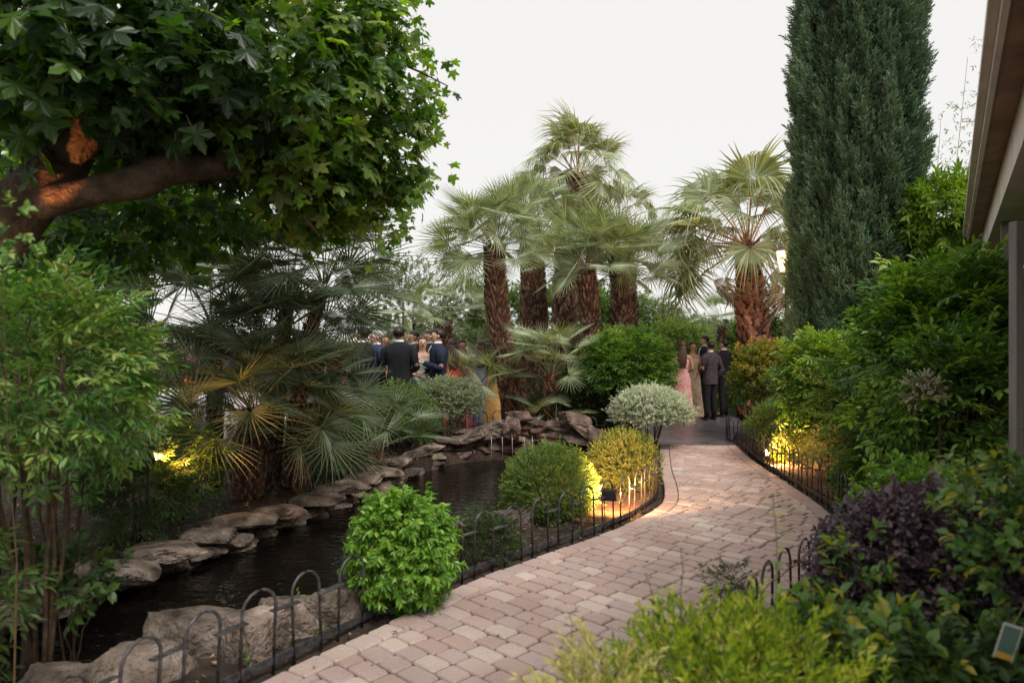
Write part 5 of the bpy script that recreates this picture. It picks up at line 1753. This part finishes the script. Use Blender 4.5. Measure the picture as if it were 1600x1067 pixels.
bush('tall_sprig', 'thin young shoot with grey green leaves in front of the plane limb', 'plant', (P(20, 0, 2.6).x, 2.6, 0), (.07, .07, .24), 14, T_BROAD, M['lf_nandina_near'], .55, 848, cz=1.98, stems=1, stem_r=.003, rmin=.2, zmin=-.9, parts=14, foliage_kind=None)

# right foreground
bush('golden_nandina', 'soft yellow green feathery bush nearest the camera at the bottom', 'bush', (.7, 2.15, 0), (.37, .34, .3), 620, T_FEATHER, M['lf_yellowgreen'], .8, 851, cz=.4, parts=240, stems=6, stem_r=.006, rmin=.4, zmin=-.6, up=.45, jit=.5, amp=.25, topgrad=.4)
bush('cream_shoots', 'pale cream shoots lying over the path at the left of the nearest bush', 'plant', (.27, 2.02, 0), (.13, .14, .16), 130, T_FEATHER, M['lf_cream'], .7, 852, cz=.5, parts=80, stems=3, stem_r=.004, rmin=.4, zmin=-.6, foliage_kind=None)
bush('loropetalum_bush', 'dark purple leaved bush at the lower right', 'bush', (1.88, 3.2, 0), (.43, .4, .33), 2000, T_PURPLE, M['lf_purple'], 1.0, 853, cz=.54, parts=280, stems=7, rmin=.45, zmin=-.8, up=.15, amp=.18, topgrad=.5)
bush('leafy_shrub', 'fresh green shrub peeping over the top of the purple bush', 'bush', (2.25, 3.85, 0), (.38, .35, .3), 700, T_BROAD, M['lf_euonymus'], .62, 854, cz=.62, parts=90, stems=5, rmin=.4, zmin=-.7)
bush('variegated_shrub', 'shrub of large oval green and yellow leaves before the purple bush', 'bush', (1.22, 2.5, 0), (.34, .3, .27), 240, T_BROAD, M['lf_broad'], .95, 855, cz=.34, parts=200, stems=7, stem_r=.006, rmin=.35, zmin=-.8, up=.3, topgrad=.55, amp=.3)
bush('variegated_shrub', 'tuft of oval leaves with yellow tips between fence and purple bush', 'bush', (1.5, 3.0, 0), (.1, .1, .2), 42, T_BROAD, M['lf_broad'], .75, 856, cz=.58, parts=42, stems=6, stem_r=.005, rmin=.3, zmin=-.9, up=.3, topgrad=.6, foliage_kind=None)
bush('leafy_shrub', 'mixed green shrub at the right edge with a plastic tag hanging in it', 'bush', (2.12, 2.75, 0), (.36, .34, .62), 520, T_BROAD, M['lf_broad'], .72, 857, cz=.62, parts=160, stems=6, stem_r=.007, rmin=.4, zmin=-.9, rn_bias=-.15)
bush('leafy_shrub', 'low dark leaves along the bottom right edge', 'bush', (1.5, 2.3, 0), (.5, .3, .3), 330, T_BROAD, M['lf_dark'], .8, 858, cz=.3, parts=60, stems=4, stem_r=.006, rmin=.3, zmin=-.9)
bush('bank_plant', 'drooping dark green tuft beside the nearest hoops of the right fence', 'plant', (P(1142, 0, 3.75).x, 3.8, 0), (.1, .09, .12), 70, T_NAN_NEAR, M['lf_dark'], .3, 859, cz=.3, parts=70, stems=4, stem_r=.004, rmin=.2, zmin=-.9, foliage_kind=None)
bush('small_weed', 'low green weeds with reddish tips by the path edge behind the nearest bush', 'plant', (.52, 2.72, 0), (.22, .14, .12), 150, T_MYRTLE2, M['lf_nandina_near'], .9, 860, cz=.24, parts=100, stems=6, stem_r=.003, rmin=.3, zmin=-.7)


M['lf_sprig'] = leafm('sprig_leaf', [(.16, .2, .07), (.3, .34, .14), (.45, .42, .12)], .5, .3)


def sprig(label, px, y0, y1, Y, seed, m, n=9, ll=.05, lean=.0):
    a, b_ = P(px, y0, Y), P(px + lean, y1, Y)
    r = np.random.RandomState(seed)
    t = thing('tall_sprig', label, 'plant', (a.x, Y, 0))
    pts = spline([(0, 0, 0), (.01, .01, a.z * .6), (0, 0, a.z), ((b_.x - a.x) * .5 + .01, 0, (a.z + b_.z) / 2), (b_.x - a.x, 0, b_.z)], 20)
    link('stem', mesh('stem', tube(pts, np.linspace(.0035, .0015, 20), 5), M['petiole']), t)
    z0 = a.z
    for i in range(n):
        q = z0 + (b_.z - z0) * (i + .5) / n
        p_ = np.array([np.interp(q, pts[:, 2], pts[:, k]) for k in (0, 1)] + [q])
        az = r.uniform(0, 6.28)
        d = np.array([math.cos(az), math.sin(az) * .6, .35])
        g = xf(leaf_mid(.4, .05, .2), (0, 0, 0), frames(d)[0], ll * r.uniform(.6, 1.1), rn=r.uniform())
        link('leaf', mesh('leaf', g, m), t, tuple(p_))
    return t


sprig('tall thin shoot with pale blurred leaves standing against the path', 1212, 960, 770, 2.1, 1, M['lf_sprig'], 13, .06, -5)
sprig('wispy bare shoot against the path, left of the taller leafy one', 1063, 935, 855, 2.5, 2, M['lf_dark'], 9, .022)
sprig('shorter wispy shoot farthest left of the bare shoots on the path edge', 1020, 950, 895, 2.5, 3, M['lf_dark'], 7, .02, -12)
sprig('small drooping shoot over the path at the bottom', 893, 1005, 955, 2.3, 4, M['lf_dark'], 7, .035, -5)

# plastic plant tag, and a folded white cloth caught in the shrub
q = P(1575, 1003, 2.55)
tg = thing('plant_tag', 'clear plastic plant tag with a green picture and orange foot, hanging in the shrub', 'tag', (q.x, q.y - .35, q.z))
tg.location = (P(1575, 1003, 2.2).x, 2.2, P(1575, 1003, 2.2).z)
tg.rotation_euler = (0, R(16), R(-12))
M['tag_green'] = mat('tag_green', (.1, .17, .13), .25)
M['tag_orange'] = mat('tag_orange', (.6, .33, .06), .35)
M['tag_clear'] = mat('tag_clear', (.5, .52, .48), .15)
link('card', mesh('card', box(-.024, .024, -.001, .001, -.035, .05), M['tag_green']), tg)
link('foot_band', mesh('foot_band', box(-.024, .024, -.0012, .0012, -.055, -.0352), M['tag_orange']), tg)
link('sleeve', mesh('sleeve', join([box(-.028, -.0245, -.002, .002, -.058, .058), box(.0245, .028, -.002, .002, -.058, .058), box(-.0243, .0243, -.002, .002, .0505, .058)]), M['tag_clear']), tg)
link('cord', mesh('cord', tube([(0, 0, .058), (.01, 0, .12), (.02, .02, .2)], .0015, 4), M['petiole']), tg)
#PART4
# ------------------------------------------------------------------ people
def skin_body(s, pose, female):
    """one continuous body grown over a jointed skeleton; faces +Y"""
    V_, E_, R_ = [], [], []
    def add(p, r, parent=None):
        V_.append(p)
        R_.append(r if isinstance(r, tuple) else (r, r))
        if parent is not None:
            E_.append((parent, len(V_) - 1))
        return len(V_) - 1
    sw = .165 if female else .19
    pel = add((0, 0, .96), (.13, .1))
    sp = add((0, -.01, 1.12), (.11, .085), pel)
    ch = add((0, -.01, 1.32), (.13, .095), sp)
    nb = add((0, -.01, 1.45), (.075, .06), ch)
    nk = add((0, .0, 1.495), .052, nb)
    jaw = add((0, .022, 1.56), (.058, .066), nk)
    hd = add((0, .01, 1.64), (.078, .094), jaw)
    add((0, .002, 1.71), (.058, .07), hd)
    wr = []
    for sgn, (el, wri) in zip((-1, 1), pose):
        sh = add((sgn * sw, -.01, 1.41), .052, ch)
        e = add((sgn * (sw + el[0]), el[1], 1.41 + el[2]), .038, sh)
        w_ = add((sgn * (sw + wri[0]), wri[1], 1.41 + wri[2]), .024, e)
        d = np.array(V_[w_]) - np.array(V_[e])
        d /= np.linalg.norm(d)
        pl = np.array(V_[w_]) + d * .075
        pa = add(tuple(pl), (.033, .016), w_)
        side = np.array([0, 0, 1.0]) if abs(d[2]) < .7 else np.array([0, 1.0, 0])
        side = side - d * (side @ d)
        side /= np.linalg.norm(side)
        inw = np.cross(d, side) * -sgn
        for k, (o, L) in enumerate(((-.024, .055), (-.008, .07), (.008, .075), (.024, .066))):
            f1 = add(tuple(pl + side * o + d * .03), .009, pa)
            f2 = add(tuple(pl + side * o * 1.15 + d * (.03 + L * .55) + inw * .012), .008, f1)
            add(tuple(pl + side * o * 1.2 + d * (.03 + L * .85) + inw * .034), .007, f2)
        th = add(tuple(np.array(V_[w_]) + d * .03 + side * .034 + inw * .01), .010, w_)
        add(tuple(np.array(V_[w_]) + d * .07 + side * .052 + inw * .024), .008, th)
        wr.append((pl + inw * .03 + d * .03) * s)
    for sgn in (-1, 1):
        hp = add((sgn * .09, 0, .9), (.082, .085), pel)
        kn = add((sgn * .1, .015, .5), .055, hp)
        an = add((sgn * .1, -.01, .09), .036, kn)
        add((sgn * .12, .13, .035), (.038, .026), an)
    me = bpy.data.meshes.new('body')
    me.from_pydata([tuple(np.array(v) * s) for v in V_], E_, [])
    o = bpy.data.objects.new('tmp', me)
    COL.objects.link(o)
    md = o.modifiers.new('skin', 'SKIN')
    md.use_smooth_shade = True
    sv = me.skin_vertices[0].data
    for i, r in enumerate(R_):
        sv[i].radius = (r[0] * s, r[1] * s)
    sv[0].use_root = True
    sb = o.modifiers.new('sub', 'SUBSURF')
    sb.levels = sb.render_levels = 1
    dg = bpy.context.evaluated_depsgraph_get()
    dg.update()
    out = bpy.data.meshes.new_from_object(o.evaluated_get(dg))
    bpy.data.objects.remove(o)
    out.name = 'body'
    return out, wr


def loft(rings, n=20, s=1.0, fold=None, seed=0):
    r = np.random.RandomState(seed)
    ph = r.uniform(0, 6.28, 4)
    v = []
    for (z, rx, ry, cyy) in rings:
        for a in np.linspace(0, 2 * np.pi, n, endpoint=False):
            k = 1.0
            if fold:
                k += fold(z) * (math.sin(6 * a + ph[0]) + .6 * math.sin(11 * a + ph[1]))
            v.append((math.copysign(abs(math.cos(a)) ** .85, math.cos(a)) * rx * k * s, (math.copysign(abs(math.sin(a)) ** .85, math.sin(a)) * ry * k + cyy) * s, z * s))
    f = []
    for i in range(len(rings) - 1):
        for j in range(n):
            a0, a1 = i * n + j, i * n + (j + 1) % n
            f += [(a0, a1, a0 + n), (a1, a1 + n, a0 + n)]
    m = len(v)
    v.append((0, rings[-1][3] * s, rings[-1][0] * s))
    for j in range(n):
        f.append(((len(rings) - 1) * n + j, (len(rings) - 1) * n + (j + 1) % n, m))
    return Geo(v, f)


CLOTH = {}


def cloth(name, stops, scale=30, rough=.85):
    if name not in CLOTH:
        CLOTH[name] = noisem(name, stops, scale, rough, .25, 120, spec=.25)
    return CLOTH[name]


def flat(name, c, d=.25):
    return cloth(name, [(.35, tuple(x * (1 - d) for x in c)), (.65, tuple(min(1, x * (1 + d)) for x in c))], 12)


SKINS = [mat('skin_fair', (.56, .33, .24), .5), mat('skin_tan', (.42, .24, .16), .5), mat('skin_dark', (.33, .18, .12), .5)]
for k in SKINS:
    k.node_tree.nodes['Principled BSDF'].inputs['Subsurface Weight'].default_value = .08
HAIRS = {'dark': mat('dark_hair', (.018, .012, .009), .5), 'brown': mat('brown_hair', (.06, .03, .018), .5), 'grey': mat('grey_hair', (.42, .4, .38), .6), 'blond': mat('blond_hair', (.3, .19, .09), .5)}
EYE = mat('eye', (.02, .015, .012), .2)
LIP = mat('lip', (.35, .1, .08), .5)
SHOE = mat('shoe_leather', (.015, .012, .012), .3)
DOWN = ((.05, -.02, -.29), (.05, .05, -.53))
HOLD = ((.05, -.01, -.28), (-.06, .21, -.2))
WAIST = ((.06, -.03, -.28), (-.05, .17, -.34))
POCK = ((.1, -.06, -.27), (.02, .04, -.5))
BEHIND = ((.07, -.08, -.27), (-.06, -.14, -.42))
SUIT, DRESS = 'suit', 'dress'


GP = 'guests talking by the right walkway'
GL = 'guests on the left patio'


def person(label, px, Y, face, H, kind, top, bottom, hair='dark', long=False, skin=0, pose=(DOWN, DOWN), group=None, z=0, shirt=None, x=None, bald=False, tie=None):
    """face: degrees, 0 = towards the camera, 90 = facing picture right, 180 = back to the camera"""
    X = P(px, 0, Y).x if x is None else x
    s = H / 1.78
    # local +Y turned to the wanted heading; heading 0 is world -Y
    t = thing('person', label, 'person', (X, Y, z), math.pi + R(face), group)
    fem = kind == DRESS
    if group == GL:
        t.scale = (1.14, 1.14, 1)
    me, wr = skin_body(s, pose, fem)
    me.materials.clear()
    me.materials.append(SKINS[skin])
    link('body', me, t)
    sw = .165 if fem else .19
    if kind == SUIT:
        g = [loft([(.80, .175, .125, 0), (.9, .178, .128, 0), (1.0, .17, .122, 0), (1.1, .158, .112, -.005), (1.22, .172, .12, -.008), (1.33, .195, .126, -.012), (1.42, .207, .112, -.012), (1.465, .17, .092, -.01), (1.5, .1, .075, -.008), (1.52, .062, .06, -.004)], 20, s)]
        for sgn, (el, wri) in zip((-1, 1), pose):
            p0, p1, p2 = np.array([sgn * sw * .8, -.01, 1.42]), np.array([sgn * (sw + el[0]), el[1], 1.41 + el[2]]), np.array([sgn * (sw + wri[0]), wri[1], 1.41 + wri[2]])
            pts = np.array([p0, p0 * .35 + np.array([sgn * sw * 1.12, -.01, 1.37]) * .65, p0 * .25 + p1 * .75, p1, p1 * .6 + p2 * .4, p2]) * s
            g.append(tube(pts, np.array([.06, .068, .056, .054, .048, .038]) * s, 10))
        link('jacket', mesh('jacket', join(g), top, True), t)
        g = [loft([(.82, .15, .115, 0), (.9, .158, .118, 0), (1.0, .15, .11, 0)], 16, s)]
        for sgn in (-1, 1):
            g.append(tube(np.array([(sgn * .075, 0, .93), (sgn * .088, .0, .8), (sgn * .095, .015, .5), (sgn * .1, -.005, .25), (sgn * .1, .0, .05)]) * s, np.array([.085, .094, .074, .064, .062]) * s, 12))
        link('trousers', mesh('trousers', join(g), bottom, True), t)
        if shirt is None:
            shirt = flat('white_shirt', (.72, .7, .68), .1)
        link('collar', mesh('collar', loft([(1.485, .07, .066, -.002), (1.52, .062, .062, 0), (1.548, .059, .06, .002)], 14, s), shirt, True), t)
        link('shirt_front', mesh('shirt_front', xf(Geo([(-.035, 0, 1.49), (.035, 0, 1.49), (.045, .045, 1.4), (-.045, .045, 1.4), (0, .047, 1.14)], [(0, 2, 1), (0, 3, 2), (3, 4, 2)]), (0, .085 * s, 0), s=s), shirt), t)
        if tie:
            link('necktie', mesh('necktie', xf(Geo([(-.012, 0, 1.49), (.012, 0, 1.49), (.02, .05, 1.3), (-.02, .05, 1.3), (0, .055, 1.15)], [(0, 2, 1), (0, 3, 2), (3, 4, 2)]), (0, .09 * s, 0), s=s), tie), t)
        for sgn in (-1, 1):
            sg = Geo(ICO_V * [.048, .14, .045], ICO_F)
            sg.v[:, 2] = np.maximum(sg.v[:, 2], -.028)
            link('shoe', mesh('shoe', xf(sg, (sgn * .11 * s, .06 * s, .03 * s), s=s), SHOE, True), t)
    else:
        fo = lambda zz: .035 * max(0, 1 - zz / 1.05)
        g = loft([(.01, .27, .27, -.02), (.2, .245, .24, -.02), (.45, .215, .2, -.01), (.7, .195, .165, 0), (.9, .182, .14, 0), (1.0, .155, .115, 0), (1.08, .128, .095, -.004), (1.17, .135, .105, -.004), (1.27, .158, .125, 0), (1.33, .155, .115, -.002), (1.352, .15, .1, -.004)], 26, s, fo, int(px))
        link('dress', mesh('dress', g, top, True), t)
    # hair
    if not bald:
        v = ICO_V * [.087, .104, .104]
        v[:, 1] -= .014
        fc = np.clip((v[:, 1] - .005) / .05, 0, 1) * np.clip((.055 - v[:, 2]) / .03, 0, 1)
        v *= (1 - .45 * fc)[:, None]
        lo = np.clip((-.035 - v[:, 2]) / .04, 0, 1)
        v[:, :2] *= (1 - .45 * lo)[:, None]
        v[:, 2] = np.maximum(v[:, 2], -.085)
        v += .008 * vnoise(v, 40, int(px))[:, None]
        gs = [xf(Geo(v, ICO_F), (0, .0 * s, 1.66 * s), s=s)]
        if long:
            gs.append(loft([(1.17, .07, .022, -.11), (1.25, .095, .035, -.112), (1.38, .105, .05, -.1), (1.5, .1, .06, -.065), (1.6, .092, .07, -.04), (1.7, .07, .06, -.03)], 14, s, lambda zz: .04, int(px)))
        link('hair', mesh('hair', join(gs), HAIRS[hair], True), t)
    for sgn in (-1, 1):
        link('eye', mesh('eye', xf(Geo(ICO_V * [.012, .006, .006], ICO_F), (sgn * .03 * s, .086 * s, 1.64 * s), s=s), EYE, True), t)
        link('ear', mesh('ear', xf(Geo(ICO_V * [.01, .018, .028], ICO_F), (sgn * .077 * s, .005 * s, 1.63 * s), s=s), SKINS[skin], True), t)
    link('nose', mesh('nose', xf(Geo(ICO_V * [.012, .018, .022], ICO_F), (0, .098 * s, 1.618 * s), s=s), SKINS[skin], True), t)
    link('mouth', mesh('mouth', xf(Geo(ICO_V * [.02, .006, .005], ICO_F), (0, .083 * s, 1.583 * s), s=s), LIP, True), t)
    c, s_ = math.cos(t.rotation_euler.z), math.sin(t.rotation_euler.z)
    kx = 1.14 if group == GL else 1.0
    return [np.array([X + (w_[0] * c - w_[1] * s_) * kx, Y + (w_[0] * s_ + w_[1] * c) * kx, z + w_[2]]) for w_ in wr]


def glass(name, label, loc, m, foam=False):
    t = thing(name, label, 'glass', tuple(loc), 0)
    link('cup', mesh('cup', lathe([(.001, -.05), (.026, -.05), (.034, .02), (.036, .06)], 12), m, True), t)
    if foam:
        link('foam', mesh('foam', lathe([(.0355, .06), (.034, .075), (.001, .078)], 12), flat('foam', (.8, .76, .66), .05), True), t)
    return t


black = flat('black_suit', (.014, .014, .018))
navy = flat('navy_suit', (.018, .024, .05))
blue = flat('blue_suit', (.03, .045, .11))
charcoal = flat('charcoal_suit', (.06, .045, .055))
floral = cloth('pink_floral', [(.3, (.5, .1, .12)), (.42, (.68, .3, .28)), (.52, (.75, .52, .45)), (.64, (.5, .14, .2)), (.75, (.72, .55, .45))], 22)
beige = flat('beige_dress', (.42, .3, .2))
coral = flat('coral_dress', (.75, .12, .07), .15)
red = flat('red_dress', (.5, .05, .06), .2)
mauve = flat('mauve_dress', (.24, .1, .15))
slate = flat('slate_blue_dress', (.22, .26, .36), .15)
gold = flat('golden_gown', (.62, .36, .12), .2)
teal = flat('pale_teal_dress', (.34, .45, .44), .15)
mustard = flat('mustard_dress', (.5, .38, .16))
orange = cloth('orange_print', [(.35, (.5, .08, .2)), (.5, (.75, .3, .08)), (.65, (.1, .03, .05))], 26)
# right group
person('woman in a long strapless pink floral dress seen from behind, long brown hair', 1066, 15.0, 165, 1.72, DRESS, floral, None, 'brown', True, 1, (DOWN, WAIST), GP)
person('woman in a beige dress facing the camera behind the pink floral dress', 1082, 16.0, 10, 1.72, DRESS, beige, None, 'dark', False, 1, (WAIST, DOWN), GP)
person('woman in a mustard dress at the left of the right group, half behind leaves', 1046, 16.3, 40, 1.76, DRESS, mustard, None, 'brown', False, 1, (DOWN, HOLD), GP)
person('man in a charcoal suit seen from behind, looking left', 1110, 15.2, 205, 1.72, SUIT, charcoal, black, 'dark', False, 1, (WAIST, POCK), GP)
person('man in a black suit with bent head, rightmost of the guests', 1131, 15.9, 235, 1.76, SUIT, black, black, 'dark', False, 0, (WAIST, DOWN), GP)
person('man in a grey suit in profile behind the charcoal suit', 1101, 16.4, 275, 1.86, SUIT, navy, black, 'dark', False, 0, (HOLD, DOWN), GP)
# left group
person('woman with grey hair in a red dress, leftmost guest', 524, 13.6, 60, 1.8, DRESS, red, None, 'grey', False, 0, (WAIST, DOWN), GL)
person('tall man in a dark suit behind the palm fronds, facing left', 566, 12.0, 255, 1.94, SUIT, black, black, 'dark', False, 1, (DOWN, WAIST), GL)
tie = flat('pink_tie', (.6, .1, .2))
person('older grey haired man in a blue suit with a pink tie', 588, 12.5, 300, 1.9, SUIT, blue, navy, 'grey', False, 0, (DOWN, HOLD), GL, tie=tie)
person('woman in an orange and pink printed dress between two dark suits', 601, 14.0, 30, 1.85, DRESS, orange, None, 'brown', True, 1, (DOWN, DOWN), GL)
person('broad man in a black suit with his back to the camera', 624, 11.85, 170, 1.95, SUIT, black, black, 'dark', False, 1, (DOWN, WAIST), GL)
person('man with short dark hair behind the broad black suit, half hidden', 645, 13.8, 320, 1.92, SUIT, charcoal, black, 'dark', False, 1, (DOWN, HOLD), GL)
w1 = person('smiling woman with long brown hair in a pale teal dress, holding a drink', 660, 12.4, 15, 1.8, DRESS, teal, None, 'brown', True, 0, (HOLD, WAIST), GL)
person('man with short hair just behind the drinking man', 671, 13.8, 320, 1.93, SUIT, navy, black, 'brown', False, 0, (DOWN, DOWN), GL)
w2 = person('young man in a navy suit in profile facing left, holding a beer', 684, 12.0, 285, 1.92, SUIT, navy, black, 'dark', False, 0, (HOLD, WAIST), GL)
person('woman in a coral dress right of the navy suit, mostly hidden', 706, 13.6, 200, 1.75, DRESS, coral, None, 'brown', True, 1, (DOWN, DOWN), GL)
person('woman in a mauve dress behind the yellowish young palm', 722, 14.2, 20, 1.75, DRESS, mauve, None, 'dark', False, 1, (DOWN, WAIST), GL)
person('woman in a long slate blue dress behind the fan palm, left of its trunk', 751, 14.8, 190, 1.75, DRESS, slate, None, 'brown', True, 0, (DOWN, DOWN), GL)
person('woman in a flowing golden gown beside the dark leaning trunk', 775, 14.7, 160, 1.75, DRESS, gold, None, 'brown', True, 0, (DOWN, DOWN), GL)
person('woman in a pink dress far left seen between palm fronds', 300, 14.5, 60, 1.72, DRESS, coral, None, 'brown', True, 0, (DOWN, HOLD), GL)
person('man in a blue suit far left between the palm trunks', 348, 15.5, 200, 1.8, SUIT, blue, navy, 'dark', False, 1, (DOWN, DOWN), GL)
M['beer'] = mat('beer', (.6, .26, .05), .15)
M['water_glass'] = mat('water_glass', (.55, .56, .55), .08)
glass('beer_glass', 'glass of amber beer with foam in the hand of the navy suited man', w2[0], M['beer'], True)
glass('drinking_glass', 'pale glass held by the smiling woman', w1[0], M['water_glass'])


def cloth_table(label, x, y, r=.75, h=.74):
    t = thing('banquet_table', label, 'table', (x, y, 0), 0, 'white clothed tables on the left patio')
    n = 40
    v, f = [], []
    ring = [(0.001, h), (r * .6, h), (r, h), (r + .02, h - .02), (r + .03, h - .25), (r + .05, .04)]
    for k, (rr, zz) in enumerate(ring):
        for j in range(n):
            a = 2 * math.pi * j / n
            q = rr * (1 + (.04 * math.sin(9 * a) if k > 3 else 0))
            v.append((q * math.cos(a), q * math.sin(a), zz))
    for i in range(len(ring) - 1):
        for j in range(n):
            a0, a1 = i * n + j, i * n + (j + 1) % n
            f += [(a0, a0 + n, a1), (a1, a0 + n, a1 + n)]
    link('tablecloth', mesh('tablecloth', Geo(v, f), flat('table_cloth', (.66, .6, .62), .06), True), t)
    link('leg', mesh('leg', tube([(0, 0, 0), (0, 0, h - .02)], .04, 8), M['black']), t)


cloth_table('white clothed round table seen behind the orange lit palm trunk', P(345, 0, 12.2).x, 12.2)
cloth_table('white clothed round table far behind the large left bush', P(245, 0, 13.5).x, 13.5)
q = P(335, 0, 9.7)
bn = thing('stone_bench', 'low pale bench on the patio edge behind the leftmost palm stem', 'bench', (q.x, 11.3, 0))
link('seat', mesh('seat', box(-.7, .5, -.2, .2, .36, .44), M['white_paint']), bn)
for sx in (-.55, .35):
    link('leg', mesh('leg', box(sx, sx + .12, -.17, .17, 0, .358), M['white_paint']), bn)
# leaf litter and small ground plants
gr = np.random.RandomState(31)
spots = []
for _ in range(60000):
    p_ = np.array([gr.uniform(-5, 6), gr.uniform(1.5, 12)])
    spots.append(p_)
spots = np.array(spots)
okk = ~inside(spots, POND) & ~inside(spots, PATH_POLY) & ~inside(spots, PATIO_POLY)
dd = np.minimum(polydist(spots[okk], PATH_L[::4]), polydist(spots[okk], PATH_R[::4]))
sp_ = spots[okk][dd > .1][:9000]
n = len(sp_)
z_ = -.02 + .02 * vnoise(np.c_[sp_, np.zeros(n)], 1.6, 3)
g = scatter([leaf_simple(.5, .1, .1), leaf_simple(.35, -.1, .2)], np.c_[sp_, z_ + .012], frames(gr.normal(0, 1, (n, 3)) * [1, 1, .25], gr.normal(0, .4, (n, 3)) + [0, 0, 1]), gr.uniform(.02, .055, n), gr.uniform(0, 1, n), 1)
M['litter'] = leafm('litter', [(.06, .035, .02), (.16, .1, .055), (.28, .18, .1)], .8, 0)
tag(link('leaf_litter', mesh('leaf_litter', g, M['litter'])), 'dry leaves scattered over the soil beside the path and pond', 'leaf litter', kind='stuff')
cvr = sp_[gr.uniform(size=n) < .16]
n = len(cvr)
g = scatter(T_MYRTLE2, np.c_[cvr, np.full(n, -.03)], frames(gr.normal(0, .5, (n, 3)) + [0, 0, .8]), gr.uniform(.5, 1.1, n), gr.uniform(0, .7, n))
tag(link('ground_cover', mesh('ground_cover', g, [M['lf_myrtle'], M['twig']])), 'low green ground cover between the shrubs', 'ground cover', kind='stuff')

inn = spots[inside(spots, PATH_POLY)][:140]
n = len(inn)
g = scatter([leaf_simple(.5, .12, .1), leaf_simple(.35, -.12, .2)], np.c_[inn, np.full(n, .006)], frames(gr.normal(0, 1, (n, 3)) * [1, 1, .12], gr.normal(0, .3, (n, 3)) + [0, 0, 1]), gr.uniform(.015, .045, n), gr.uniform(0, 1, n), 1)
tag(link('fallen_leaves', mesh('fallen_leaves', g, M['litter'])), 'small dry leaves fallen on the brick path', 'leaf litter', kind='stuff')
